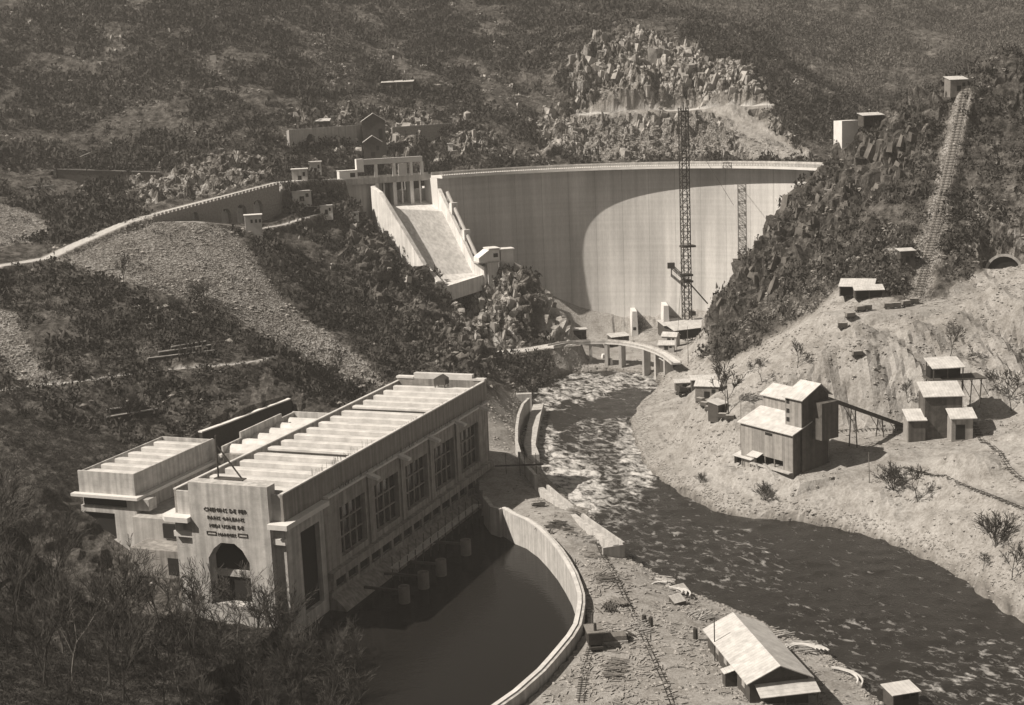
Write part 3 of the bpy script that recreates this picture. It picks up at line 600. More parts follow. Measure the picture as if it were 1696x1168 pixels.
for fx in (.40, .585, .765, .985): MB().box(SL*fx, -.9, 66, SL*fx+1.7, 10, 81.396).build('pier', SPILLC, gd)
for fx in (.47, .66, .85): MB().box(SL*fx+1.2, 1.2, 70.5, SL*fx+1.9, 2, 81.39).build('gate_rod', WH, gd)
for fx in (.40, .585, .765): MB().box(SL*fx+1.704, 9, 70, SL*(fx+.18)-.01+.3, 9.6, 81.39).build('gate', IRON, gd)
MB().box(SL*.31, 2.5, 90.3, SL*.93, 5.3, 92.9).build('gantry_beam', mat('gantry_concrete', .5, .1, .4), gd)
for fx in (.43, .62, .80, .915): MB().box(SL*fx, 2.7, 83.404, SL*fx+1.1, 5.1, 90.3).build('gantry_post', WH, gd)
MB().box(SL*.235, 2.4, 87, SL*.31-.01, 5.4, 93.2).build('gantry_end_block', WH, gd)
MB().box(SL*.75-3, 5.3, 84, SL*.75+1.3, 5.7, 89.8).build('lifting_gate', WH, gd)
cb = thing('deck_cabin', 'small flat-roofed white cabin at the left end of the gate bridge', 'cabin', (S0[0]+math.cos(ang)*6, S0[1]+math.sin(ang)*6, 83.4), ang)
MB().box(-4, .2, 0, 4.8, 5.2, 4.6).build('wall', WH, cb); MB().box(-4.2, 0, 4.603, 5, 5.4, 4.9).build('roof', WH, cb); MB().box(1.2, .12, 1.6, 3.6, .198, 3.6).build('window', DARK, cb)
# pipe down the right side wall
pp = thing('pressure_pipe', 'long pale pipe running down beside the right wall of the spillway chute', 'pipe', (0, 0, 0))
pts = [p+np.array([3.0, -.2, h]) for p, h in zip([TR*(1-t)+BR*t for t in (0, .2, .4, .6, .8, 1.0)], (9, 8.4, 7.8, 7.2, 6.6, 6))]
MB().path([tuple(p) for p in pts], .85, 8).build('pipe_run', mat('pipe_paint', .45, .2, .5), pp)
for t in (1, 3, 5): q = pts[t]; MB().box(q[0]-1.6, q[1]-1.4, q[2]-4.5, q[0]+1.6, q[1]+1.4, q[2]+1.3, rot=.5).build('pipe_block', SPILLC, pp)
for q in pts[:-1]: MB().box(q[0]-.5, q[1]-.5, q[2]-8, q[0]+.5, q[1]+.5, q[2]-.7).build('support', SPILLC, pp)
# valve cabins on the knob
v1 = at(808, 432, Y=652); c1 = thing('valve_cabin', 'pale cabin with sloping flank on a tall plinth at the foot of the chute', 'cabin', v1, .35)
MB().sweep([(-5.5, 0), (4.6, 0), (4.6, 5.2), (0, 5.6), (-5.5, 2)], 'y', -3.5, 4).build('wall', WH, c1); MB().box(-.6, -3.9, 5.603, 5.2, 4.4, 6.0).build('roof', WH, c1); MB().box(1.6, -3.58, 1.8, 3.8, -3.503, 3.6).build('window', DARK, c1)
MB().box(-6, -3.9, -.6, 5, 4.3, -.003).build('ledge', GREYC, c1); MB().box(-1, -2.5, -16, 4.4, 4, -.604).build('plinth', SPILLC, c1)
v2 = at(838, 428, Y=657); c2 = thing('valve_cabin', 'smaller square white cabin with a flat overhanging roof on the rocky knob', 'cabin', v2, .25)
MB().box(-3, -2.6, -4, 3, 3, 4.2).build('wall', WH, c2); MB().box(-3.6, -3.2, 4.203, 3.6, 3.6, 4.8).build('roof', WH, c2); MB().box(3.003, -.5, .4, 3.06, 1.4, 2.8).build('door', DARK, c2)

# ---------------------------------------------------------------- power station
PSR = -AZ
ps = thing('powerhouse', 'long flat-topped concrete powerhouse with ribbed white roof and huge side windows above the pool', 'power station', (O_[0], O_[1], 0), PSR)
PW, PLN = 30.0, 126.0
m = MB(); m.box(-PW, 1.5, -8, -2.2, 125.5, 28.0); m.build('core', DARK, ps)
# right wall: base, piers between windows, lintel band
wins = [(26.8, 41.0), (46.5, 61.0), (65.8, 80.4), (85.2, 99.6), (104.6, 119.0)]
m = MB(); m.box(-2.2, 18.5, -8, 0, 126, 10.8); m.box(-2.2, 18.5, 23.6, 0, 126, 28.2)
e = [18.5] + [q for w_ in wins for q in w_] + [126]
for a, b in zip(e[::2], e[1::2]): m.box(-2.2, a, 10.8, 0, b, 23.6)
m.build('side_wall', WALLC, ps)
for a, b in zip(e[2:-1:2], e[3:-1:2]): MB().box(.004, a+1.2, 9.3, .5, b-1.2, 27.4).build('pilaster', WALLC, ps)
for a, b in wins:
    wf = MB(); n = 4
    for i in range(1, n): y = a+(b-a)*i/n; wf.box(-1.5, y-.17, 10.8, -1.1, y+.17, 23.6)
    for z in (15.1, 19.4): wf.box(-1.48, a, z-.17, -1.12, b, z+.17)
    wo = wf.build('window', mat('window_bars', .25), ps); MB().box(-2.19, a, 10.8, -1.55, b, 23.6).build('pane', GLASS, wo)
MB().box(.003, 18.6, 7.2, 1.6, 126, 9.2).build('sill_ledge', WALLC, ps)
m = MB(); m.box(.004, 18.6, 3.0, .9, 126, 4.2)
y = 20
while y < 125: m.box(.004, y, 4.2, .8, y+1.3, 7.19); y += 6.6
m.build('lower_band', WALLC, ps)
for y in np.arange(21.4, 122, 6.6): MB().box(.004, y, 4.4, .06, y+5.2, 7.0).build('basement_window', DARK, ps)
MB().sweep([(.004, -8), (6.6, -8), (5.2, -.8), (3.6, 1.2), (1.6, 2.7), (.9, 2.99), (.004, 2.99)], 'y', 18.6, 126).build('foundation', mat('foundation_concrete', .26, .25, .4, .95, .3, 2, streak=.35), ps)
# gutter with water spouts
MB().box(.003, 18.8, 28.203, 1.5, 126, 28.75).build('gutter', ROOFC, ps)
for y in (40.5, 59.5, 79.6, 98.6, 118.0): MB().sweep([(1.504, 28.0), (4.6, 27.3), (4.6, 27.9), (1.504, 29.0)], 'y', y-.9, y+.9).build('spout', ROOFC, ps)
m = MB(); m.box(-.6, .0, 28.206, 0, 126, 34.6); m.build('parapet', mat('parapet_concrete', .25, .16, .4, .9, .2, 3, streak=.3), ps)
MB().box(-.75, -.05, 34.603, .12, 126.1, 34.95).build('coping', ROOFC, ps)
m = MB()
for i in range(70):
    y = 14+random.random()*34 if i < 40 else 60+random.random()*60; z1 = 34.95+random.uniform(.8, 2.2); m.tube((-.3, y, 34.9), (-.3+random.uniform(-.1, .1), y+random.uniform(-.1, .1), z1 if i < 40 else 34.95+.5), .035, k=4)
tag(m.build('reinforcing_bars', IRON, ps), kind='stuff')
m = MB()
for i in range(60): y = random.uniform(22, 122); m.tube((.9, y, 28.7), (.9+random.uniform(-.2, .3), y+random.uniform(-.4, .4), 28.7+random.uniform(.5, 1.5)), .05, k=4)
tag(m.build('starter_bars', IRON, ps), kind='stuff')
MB().box(-PW, .6, 28.0, -PW+.5, 126, 33.9).build('parapet', WALLC, ps); MB().box(-PW-.15, .6, 33.903, -PW+.65, 126, 34.2).build('coping', ROOFC, ps)
MB().box(-PW+.5, .6, 28.003, -.6, 125.4, 31.2).build('roof_deck', mat('gutter_concrete', .12), ps)
m = MB(); ns = 17; y0, y1 = 4.2, 122.6; sw = (y1-y0)/ns
for i in range(ns):
    a = y0+i*sw; pr = [(a+.1, 31.203), (a+.1, 34.35), (a+.5, 34.45), (a+2.2, 34.4), (a+4.6, 33.85), (a+sw-.05, 33.2), (a+sw-.05, 31.203)]
    s_ = MB(); s_.sweep([(p, q) for p, q in pr][::-1], 'x', -PW+3.2, -.75); n0 = len(m.v); m.v += s_.v; m.f += [tuple(k+n0 for k in f) for f in s_.f]
m.build('roof_shells', ROOFC, ps)
for i in (5, 12):
    a = y0+i*sw; MB().box(-PW+3.2, a-.12, 31.204, -.75, a+.08, 33.75).build('expansion_joint', IRON, ps)
# far gable
MB().box(-PW, 125.4, 28.2, 0, 127.2, 35.0).build('gable_wall', WALLC, ps); MB().box(-PW+6, 125.35, 35.003, -4, 127.25, 36.8).build('gable_rise', ROOFC, ps); MB().box(-PW-.2, 125.2, 35.002, -PW+5.9, 127.4, 35.6).build('gable_coping', ROOFC, ps); MB().box(-3.9, 125.2, 35.002, .2, 127.4, 35.6).build('gable_coping', ROOFC, ps)
MB().box(-PW, 126, -8, 0, 127.2, 28.2).build('end_wall', WALLC, ps); MB().box(-3, 127.205, -8, 2.5, 131, 5).build('end_pier', WALLC, ps)
# front
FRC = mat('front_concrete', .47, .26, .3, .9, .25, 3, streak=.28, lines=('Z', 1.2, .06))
m = MB(); m.box(-PW, 0, -2, -24.2, 1.5, 28.2); m.box(-3.2, 0, -2, 0, 1.5, 28.2); m.box(-2.2, 1.5, -8, 0, 7, 28.2); m.box(-2.2, 16.2, -8, 0, 18.5, 28.2); m.box(-2.2, 7, 23.4, 0, 16.2, 28.2); m.box(-2.2, 7, -8, 0, 16.2, 3)
m.box(-PW-.01, 1.5, -2, -PW+.6, 126, 27.99)
m.build('front_wall', FRC, ps)
MB().box(-2.19, 7, 3.0, -1.3, 16.2, 23.4).build('tall_doorway', DARK, ps)
MB().box(-PW+1, 0, 28.206, -24.2, .7, 33.9).build('front_parapet', FRC, ps); MB().box(-3.0, 0, 28.206, -.603, .7, 34.6).build('front_parapet', FRC, ps)
# pylon with an arched opening (polygonal head)
arch = [(-20.3, 7), (-20.3, 18.4), (-18.6, 20.9), (-16.6, 22.4), (-12.9, 22.4), (-10.9, 20.9), (-9.2, 18.0), (-9.2, 7)]
x0, x1, zb, zt = -24.4, -3.0, -2, 36.8; ya, yb = -1.6, 1.9
m = MB(); m.box(x0, ya, zb, -20.3, yb, zt); m.box(-9.2, ya, zb, x1, yb, zt); m.box(-20.3, ya, zb, -9.2, yb, 7)
top = arch[1:-1]
for (xa, za), (xb, zb_) in zip(top, top[1:]):
    n = len(m.v); m.v += [(xa, ya, za), (xb, ya, zb_), (xb, ya, zt), (xa, ya, zt), (xa, yb, za), (xb, yb, zb_), (xb, yb, zt), (xa, yb, zt)]
    m.f += [(n, n+1, n+2, n+3), (n+4, n+7, n+6, n+5), (n, n+4, n+5, n+1), (n+3, n+2, n+6, n+7)]
m.build('pylon', FRC, ps)
MB().box(-20.3, 1.0, 13.2, -9.2, 1.45, 14.9).build('spandrel', FRC, ps)
MB().box(-20.6, 1.95, 14.9, -9.0, 2.1, 23).build('arched_window', GLASS, ps); MB().box(-20.6, 1.95, 7, -9, 2.1, 13.19).build('doorway', DARK, ps)
m = MB()
for x in (-17.5, -14.75, -12): m.box(x-.1, 1.7, 14.9, x+.1, 1.94, 22.3)
for z in (17.3, 19.8): m.box(-20.3, 1.72, z-.1, -9.2, 1.92, z+.1)
m.build('window_bars', mat('window_bars', .25), ps)
CORN = mat('cornice_concrete', .62, .1, .5, .85, .15, 3)
MB().prism([(-32.6, 4), (-32.6, -1.2), (-30.8, -3.0), (-24.41, -3.0), (-24.41, 0), (-30.02, 0), (-30.02, 4)], 27.0, 28.2).build('cornice', CORN, ps)
MB().prism([(-2.99, 0), (-2.99, -2.8), (2.2, -2.8), (2.2, 18), (.003, 18), (.003, 0)], 27.0, 28.2).build('cornice', CORN, ps)
MB().box(-29.9, -1.0, 22.8, -24.42, -.003, 24.2).build('string_course', CORN, ps); MB().box(-2.99, -1.0, 22.8, .4, -.003, 24.2).build('string_course', CORN, ps)
MB().box(-16, 1.9, 31.3, -4, 3.4, 36.4).build('pylon_back_block', FRC, ps)
def text_mesh(txt, size, mtl, parent, loc, name, depth=.12):
    cu = bpy.data.curves.new('t', 'FONT'); cu.body = txt; cu.size = size; cu.extrude = depth; cu.resolution_u = 1; cu.align_x = 'CENTER'; cu.space_character = 1.15
    tmp = bpy.data.objects.new('t', cu); COL.objects.link(tmp); dg = bpy.context.evaluated_depsgraph_get(); me = bpy.data.meshes.new_from_object(tmp.evaluated_get(dg)); bpy.data.objects.remove(tmp)
    me.transform(Matrix.Rotation(math.pi/2, 4, 'X')); me.materials.append(mtl); o = bpy.data.objects.new(name, me); COL.objects.link(o); o.parent = parent; o.location = loc; return o
LET = mat('letter_bronze', .05, .1, 1, .6, 0)
for i, (tx, sz) in enumerate((('CHEMINS DE FER', 1.38), ('PARIS ORLEANS', 1.25), ('MIDI USINE DE', 1.25), ('MAREGES', 1.05))):
    text_mesh(tx, sz, LET, ps, (-14.7, -1.66, 30.0-i*1.95), 'lettering')
for x in (-20.2, -11.7):
    m = MB(); a, b, c, d = x, x+2.6, 24.2, 25.1
    m.box(a, -1.75, c, b, -1.604, c+.16); m.box(a, -1.75, d-.16, b, -1.604, d); m.box(a, -1.75, c+.16, a+.16, -1.604, d-.16); m.box(b-.16, -1.75, c+.16, b, -1.604, d-.16); m.build('inscription_frame', LET, ps)
# hoist on the roof edge
dk = thing('roof_derrick', 'small timber derrick with two legs standing on the front edge of the powerhouse roof', 'derrick', tuple(PL(-18.5, 2.5))+(36.8,), PSR)
MB().tube((0, 0, 0), (0, .3, 10.5), .22).build('mast', TIMBERD, dk); MB().tube((6.2, .6, 0), (0, .3, 8.2), .2).build('leg', TIMBERD, dk); MB().box(-.8, -.8, 0, 7, 1.2, .25).build('base', TIMBERD, dk)
# dog-house on far roof
dh = thing('roof_hoist_hut', 'little dark timber hut on stilts on the far end of the powerhouse roof', 'hut', tuple(PL(-11, 117.5))+(34.6,), PSR)
MB().sweep([(-1.9, .8), (1.9, .8), (1.9, 2.6), (0, 3.7), (-1.9, 2.6)], 'y', -1.6, 1.6).build('wall', TIMBERD, dh)
for x in (-1.6, 1.6):
    for y in (-1.3, 1.3): MB().box(x-.12, y-.12, -.3, x+.12, y+.12, .8).build('leg', TIMBERD, dh)
# piers in the pool
pr0 = None
for i, (a, b) in enumerate(((670, 996), (702, 972), (731, 951), (772, 917))):
    p = at(a, b, z=0)
    lab = 'round hollow concrete pier in the pool, ' + ('nearest the camera', 'second from the camera', 'third from the camera', 'farthest from the camera')[i]
    if pr0 is None:
        pr0 = thing('pool_pier', lab, 'pier', (p[0], p[1], -2), PSR, 'round concrete piers standing in the tailrace pool')
        q = MB(); k = 14
        for r_, z_ in ((1.45, 0), (1.45, 6.0), (1.05, 6.0), (1.05, 4.5)): q.v += [(r_*math.cos(2*math.pi*j/k), r_*math.sin(2*math.pi*j/k), z_) for j in range(k)]
        for l in range(3): q.f += [(l*k+j, l*k+(j+1) % k, (l+1)*k+(j+1) % k, (l+1)*k+j) for j in range(k)]
        q.f.append(tuple(3*k+j for j in range(k))); q.build('shaft', mat('pier_concrete', .15, .3, .6), pr0); MB().box(-11, -.35, 4.4, -1.5, .35, 5.0).build('tie_beam', TIMBERD, pr0)
    else: dup(pr0, (p[0], p[1], -2), label=lab)
# scaffold walkway along the foundation
wk = thing('scaffold_walkway', 'rough plank walkway on poles along the foot of the powerhouse wall', 'scaffold', tuple(PL(7, 55))+(0,), PSR)
m = MB(); m.box(-1.2, -14, 3.2, 1.2, 44, 3.5); m.build('deck', PLANK, wk)
m = MB()
for y in range(-13, 44, 5): m.tube((-1, y, -3), (-1, y+.3, 6), .13, k=5); m.tube((1, y, -3), (1.2, y, 5), .13, k=5)
m.build('poles', TIMBERD, wk)
# ---------------------------------------------------------------- left block (same plan axes)
lb = thing('switch_house', 'lower square concrete building with ribbed white roof left of the powerhouse', 'building', tuple(PL(-80, 28.5))+(0,), PSR)
W2, L2 = 18.0, 39.5
MB().box(0, 1.2, -2, W2, L2, 22).build('wall', mat('block_concrete', .40, .16, .35, .9, .25, 2.5, streak=.25), lb)
m = MB(); m.box(0, 0, 22.0, W2, .5, 28); m.box(W2-.5, .5, 22, W2, L2-.5, 28); m.box(0, .5, 22, .4, L2-.5, 27.6); m.box(0, L2-.5, 22, W2, L2, 27.6); m.build('parapet', FRC, lb)
MB().box(.4, .5, 22.003, W2-.5, L2-.5, 25.2).build('roof_deck', mat('gutter_concrete', .12), lb)
m = MB(); sw = (L2-2.4)/6
for i in range(6):
    a = 1.2+i*sw; s_ = MB(); s_.sweep([(a+.1, 25.203), (a+.1, 27.6), (a+.5, 27.7), (a+2.0, 27.65), (a+4.2, 27.2), (a+sw-.05, 26.6), (a+sw-.05, 25.203)], 'x', 2.0, W2-.6); n0 = len(m.v); m.v += s_.v; m.f += [tuple(k+n0 for k in f) for f in s_.f]
m.build('roof_shells', ROOFC, lb)
MB().box(-1.6, -1.8, 21.2, W2+1.8, -.003, 22.0).build('cornice', CORN, lb); MB().box(W2+.003, 0, 21.2, W2+1.8, L2+1, 22.0).build('cornice', CORN, lb)
m = MB(); m.box(0, 0, 16.6, W2, 1.2, 18.3); m.box(0, 0, -2, .9, 1.2, 16.6); m.box(10.8, 0, -2, W2, 1.2, 16.6); m.box(15, 0, 18.3, W2, 1.2, 21.19); m.box(.9, 0, 7.6, 10.8, 1.2, 9.3); m.build('front_wall', FRC, lb)
for z in (9.3, -1): MB().box(.9, 1.0, z, 10.8, 1.19, z+(7.3 if z > 0 else 8.6)).build('window', DARK, lb)
MB().box(.4, 1.0, 18.3, 15, 1.19, 21.19).build('loggia', DARK, lb)
MB().box(W2+.003, 0, 18, W2+4, 3.6, 21.19).build('corner_pier', FRC, lb)
# low link between the two blocks
lk = thing('link_wing', 'low unfinished concrete wing in the gap between the two powerhouse blocks', 'building', tuple(PL(-62, 20))+(0,), PSR)
MB().box(.2, 6, -2, 31.8, 40, 17).build('wall', GREYC, lk); MB().box(4.5, -2, 4, 31.8, 5.99, 11.4).build('front_wall', WALLC, lk); MB().box(20, -1.2, 11.404, 31.9, 3.5, 11.9).build('slab', ROOFC, lk); MB().box(10, 5.4, 12.1, 24, 5.99, 16).build('window', DARK, lk); MB().box(12, -5, 3, 31.9, -2.004, 3.5).build('lower_slab', GREYC, lk); MB().box(16, -2.06, 5, 28, -2.004, 9.6).build('window', DARK, lk)
# annex behind
an = thing('rear_annex', 'stepped-parapet annex with scalloped white vaults behind the powerhouse', 'building', tuple(PL(-58, 66))+(0,), PSR)
MB().box(0, 0, -2, 27.9, 42, 24).build('wall', WALLC, an)
m = MB(); m.box(-.6, 0, 24, 0, 10, 26.2); m.box(-.6, 10.004, 24, 0, 34, 28.0); m.box(-.6, 34.004, 24, 0, 42, 26.6); m.box(-.6, 41.5, 20, 27.9, 42.2, 26.8); m.build('parapet', FRC, an)
m = MB()
for i in range(6):
    a = 1+i*6.7; s_ = MB(); s_.sweep([(a, 24.004)] + [(a+6.6*t, 24.2+1.7*math.sin(math.pi*t)) for t in (0, .15, .3, .5, .7, .85, 1)] + [(a+6.6, 24.004)], 'x', .01, 27.8); n0 = len(m.v); m.v += s_.v; m.f += [tuple(k+n0 for k in f) for f in s_.f]
m.build('roof_vaults', ROOFC, an); MB().box(-1.6, -1.2, 23.2, -.004, 4, 24.0).build('cornice', CORN, an)
# ---------------------------------------------------------------- generic site hut
def hut(name, label, cat, px, py, w, d, h, rz, roof='shed', slope=1.2, wall=None, rf=None, Y=None, lift=0, door=True, over=.4, group=None, open_front=False, posts=0, z=None):
    """base centre seen at px, py; the front faces local -y"""
    p = at(px, py, Y=Y) if Y else (at(px, py, z=z) if z is not None else hit(px, py)); wall = wall or TIMBER; rf = rf or SHEET
    t = thing(name, label, cat, (p[0], p[1], p[2]+lift-.2), rz, group); X = w/2; D = d/2
    if open_front:
        m = MB(); m.box(-X, D-.15, 0, X, D, h); m.box(-X, -D, 0, -X+.15, D-.15, h); m.build('wall', wall, t)
        for x in (-X+.3, 0, X-.3): MB().box(x-.12, -D, 0, x+.12, -D+.24, h).build('post', TIMBERD, t)
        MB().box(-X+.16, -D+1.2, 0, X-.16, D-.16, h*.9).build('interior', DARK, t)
    else: MB().box(-X, -D, -2.5, X, D, h).build('wall', wall, t)
    if roof == 'gable':                              # ridge along x
        r = h+slope
        for s in (-1, 1): MB().quad((-X-over, s*(D+over), h-.15), (X+over, s*(D+over), h-.15), (X+over, 0, r), (-X-over, 0, r), (-X-over, 0, r-.14), (X+over, 0, r-.14)) if 0 else None
        m = MB(); m.sweep([(-D-over, h-.1), (0, r), (D+over, h-.1), (D+over, h+.08), (0, r+.2), (-D-over, h+.08)][::-1], 'x', -X-over, X+over); m.build('roof', rf, t)
        for s in (-1, 1):
            x = s*X; MB().sweep([(-D, h), (D, h), (0, r-.05)], 'x', x-.08, x+.08).build('gable', wall, t)
    elif roof == 'gabley':                           # ridge along y
        r = h+slope; m = MB(); m.sweep([(-X-over, h-.1), (X+over, h-.1), (X+over, h+.08), (0, r+.2), (-X-over, h+.08)][:2] and [(-X-over, h-.1), (0, r), (X+over, h-.1), (X+over, h+.08), (0, r+.2), (-X-over, h+.08)], 'y', -D-over, D+over); m.build('roof', rf, t)
        for s in (-1, 1): MB().sweep([(-X, h), (X, h), (0, r-.05)], 'y', s*D-.08, s*D+.08).build('gable', wall, t)
    elif roof == 'shed': MB().sweep([(-D-over, h), (D+over, h+slope), (D+over, h+slope+.18), (-D-over, h+.18)], 'x', -X-over, X+over).build('roof', rf, t); MB().prism([(-X, -D), (X, -D), (X, D), (-X, D)], h+.003, [h+.01, h+.01, h+slope-.1, h+slope-.1]).build('upper_wall', wall, t) if not open_front else None
    else: MB().box(-X-over, -D-over, h+.003, X+over, D+over, h+.35).build('roof', rf, t)
    if door and not open_front: MB().box(-w*.12, -D-.06, 0, w*.12, -D-.003, min(2.2, h*.8)).build('door', DARK, t); MB().box(w*.2, -D-.06, h*.4, w*.36, -D-.003, h*.75).build('window', DARK, t)
    return t

# ---------------------------------------------------------------- lattice mast
def lattice(m, a, b, s, n, r=.14, brace=.08):
    a = Vector(a); b = Vector(b); d = (b-a).normalized(); x = d.orthogonal().normalized(); y = d.cross(x)
    if abs(d.z) > .9: x = Vector((1, 0, 0)); y = Vector((0, 1, 0))
    C = [x*(i*s/2)+y*(j*s/2) for i, j in ((-1, -1), (1, -1), (1, 1), (-1, 1))]
    for c in C: m.tube(a+c, b+c, r, k=4)
    for i in range(n):
        p = a+(b-a)*(i/n); q = a+(b-a)*((i+1)/n)
        for k in range(4):
            m.tube(p+C[k], p+C[(k+1) % 4], brace, k=4, cap=False); u, v = (k, (k+1) % 4) if i % 2 else ((k+1) % 4, k); m.tube(p+C[u], q+C[v], brace, k=4, cap=False)
    return m
mb = at(1138, 528, Y=661); MZ = 3.0
ms = thing('concreting_mast', 'tall slender steel lattice mast standing in front of the arch dam', 'mast', (mb[0], mb[1], MZ), .25)
lattice(MB(), (0, 0, 0), (0, 0, 111.5-MZ), 3.5, 38, .26, .15).build('lattice', IRON, ms)
MB().box(-1.9, -1.9, 109.5-MZ, 1.9, 1.9, 110.2-MZ).build('head_platform', IRON, ms); MB().tube((0, 0, 107), (0, 0, 111), .3).build('head_post', IRON, ms)
for z_ in (30.5, 27.5, 44.0): MB().box(-2.3, -2.3, z_, 2.6 if z_ < 40 else 4.2, 2.3, z_+.9).build('stage', IRON, ms)
MB().box(1.9, -1.5, 11.5, 3.9, 1.5, 13.5).build('skip', TIMBERD, ms)
bm = thing('chute_boom', 'inclined lattice placing boom with hanging tray reaching left from the mast', 'boom', (mb[0], mb[1], 0), 0)
p0 = at(1112, 441, Y=655)-[mb[0], mb[1], 0]; p1 = at(1141, 468, Y=660)-[mb[0], mb[1], 0]; p2 = at(1112, 456, Y=654)-[mb[0], mb[1], 0]; p3 = at(1136, 476, Y=659)-[mb[0], mb[1], 0]
lattice(MB(), tuple(p0), tuple(p1), 1.2, 8, .16, .09).build('jib', IRON, bm); lattice(MB(), tuple(p2), tuple(p3), .7, 8, .14, .08).build('lower_jib', IRON, bm)
MB().box(p0[0]-1.8, p0[1]-1, p0[2]-1, p0[0]+1.5, p0[1]+1, p0[2]+1.6).build('hopper', IRON, bm); MB().tube(tuple(p0), tuple(p2), .25).build('hanger', IRON, bm); MB().tube((p0[0]+4, p0[1], p0[2]+1), (-.8, 0, 44), .1).build('stay', IRON, bm)
MB().tube(tuple(p1), tuple(at(1172, 503, Y=664)-[mb[0], mb[1], 0]), .35).build('boom_shadow_tube', IRON, bm)  # solid dark tube in place of the boom's shadow right of the mast
# guy ropes
for k, (qx, qy, qY, lab) in enumerate(((1215, 340, 600, 'steel guy rope slanting right from the head of the lattice mast'), (1120, 588, 566, 'steel guy rope running down toward the bridge from the lattice mast'))):
    q = at(qx, qy, Y=qY); g = MB().tube((mb[0], mb[1], 104 if k == 0 else 60), tuple(q), .09, k=4).build('guy_rope', IRON); tag(g, lab, 'cable')
# ---------------------------------------------------------------- small bridge
BZ = 12.0
bp_ = [at(x, y, z=BZ) for x, y in ((912, 574), (935, 569.5), (955, 567.5), (978, 566), (1005, 566), (1030, 567.5), (1052, 571), (1070, 575), (1090, 582), (1106, 590), (1120, 601))]
br = thing('site_bridge', 'curved concrete bridge on slab piers crossing the river at the foot of the dam', 'bridge', (0, 0, 0))
def ribbon(P, hw, z0, z1, off=0):
    m = MB(); n = len(P); L_ = []
    for i in range(n):
        d = P[min(i+1, n-1)]-P[max(i-1, 0)]; nn = np.array([-d[1], d[0]]); nn /= np.linalg.norm(nn); c = P[i][:2]+nn*off; L_.append((c-nn*hw, c+nn*hw))
    for a, b in L_: m.v += [(a[0], a[1], z0), (b[0], b[1], z0), (b[0], b[1], z1), (a[0], a[1], z1)]
    for i in range(n-1):
        for k in range(4): a = i*4+k; b = i*4+(k+1) % 4; m.f.append((a, b, b+4, a+4))
    m.f += [(3, 2, 1, 0), tuple(4*(n-1)+k for k in range(4))]; return m
ribbon(bp_, 2.0, BZ-.75, BZ).build('deck', ROOFC, br)
for s_ in (-1, 1): ribbon(bp_, .12, BZ+.003, BZ+.7, s_*1.9).build('parapet', GREYC, br)
for x in (978, 1010, 1041, 1066, 1087, 1100):
    j = min(range(len(bp_)), key=lambda i: abs(project(*[np.array([c]) for c in bp_[i]])[0][0]-x)); c = bp_[j]; d = bp_[min(j+1, len(bp_)-1)]-bp_[max(j-1, 0)]
    MB().box(c[0]-.7, c[1]-1.8, -3, c[0]+.7, c[1]+1.8, BZ-.753, rot=math.atan2(d[1], d[0])*.9).build('pier', GREYC, br)
c = bp_[2]; MB().prism([(c[0]-6.5, c[1]-5.5), (c[0]+1.5, c[1]-3.4), (c[0]+2, c[1]+3.5), (c[0]-6, c[1]+3)], -1, BZ-.754).build('abutment', STONE, br)
for j in range(2, 8):                               # shuttering and a blockhouse under the bridge
    pass
for i, (px, py, w_, h_, lab) in enumerate(((1000, 601, 2.6, 5.5, 'pale tapered concrete block in the river under the bridge'), (1012, 606, 1.6, 4.8, 'slender pale concrete prop beside the tapered block under the bridge'))):
    p = at(px, py, z=1); q = thing('concrete_block', lab, 'concrete block', (p[0], p[1], -1.5), .2)
    MB().prism([(-w_*.7, -1.5), (w_*.7, -1.5), (w_*.7, 1.5), (-w_*.7, 1.5)], 0, h_*.55).build('base', GREYC, q); MB().sweep([(-w_*.5, h_*.553), (w_*.5, h_*.553), (w_*.2, h_+1), (-w_*.2, h_+1)], 'y', -1.2, 1.2).build('top', WH, q)
# dam foot
ga = .35
hut('long_shed', 'longest pale-roofed shed against the rock at the right foot of the dam', 'shed', 1148, 556, 26, 10, 4.5, .42, 'shed', 2.5, TIMBERD, z=6, open_front=True)
hut('long_shed', 'short pale-roofed shed just left of the longest shed at the dam foot', 'shed', 1112, 548, 11, 7, 3.5, .35, 'shed', 1.8, TIMBERD, z=5)
hut('site_hut', 'little gabled hut with white roof below the sheds at the dam foot', 'hut', 1111, 566, 7, 5, 3, -.45, 'gable', 1.6, GREYC, z=6)
hut('site_hut', 'low lean-to hut at the right end of the small bridge, nearest the gabled hut', 'hut', 1104, 577, 7, 4.5, 2, -.2, 'shed', 1.2, GREYC, z=6)
hut('site_hut', 'tiny hut with bright roof on the ledge of the right bluff beside the dam', 'hut', 1194, 500, 6.5, 4, 2.4, .1, 'shed', .8, TIMBERD, Y=598)
hut('site_hut', 'small shed with slanting white roof just past the right end of the bridge', 'hut', 1110, 605, 7.5, 4, 2.2, .5, 'shed', 1.1, TIMBERD, z=7)
hut('site_hut', 'dark hut with flat pale roof at the left foot of the dam', 'hut', 959, 560, 7, 5, 4.5, 0, 'flat', 0, TIMBERD, z=4)
hut('site_hut', 'low shed with sloping pale roof in the middle of the dam foot', 'hut', 1024, 562, 9, 5, 1.8, .35, 'shed', 1.0, TIMBERD, z=3)
for px, py, hh, lab in ((1051, 552, 9.5, 'left one of two pale outlet towers against the foot of the dam'), (1103, 550, 12.5, 'right one of two pale outlet towers against the foot of the dam')):
    p = at(px, py, Y=682 if px < 1080 else 677); o_ = thing('outlet_tower', lab, 'tower', (p[0], p[1], 2)); MB().sweep([(-1.7, 0), (1.7, 0), (1.3, hh+3), (-1.0, hh+3)], 'y', -2, 10).build('shaft', WH, o_); MB().box(-.8, -2.06, hh*.35, .6, -2.003, hh*.5).build('opening', DARK, o_)
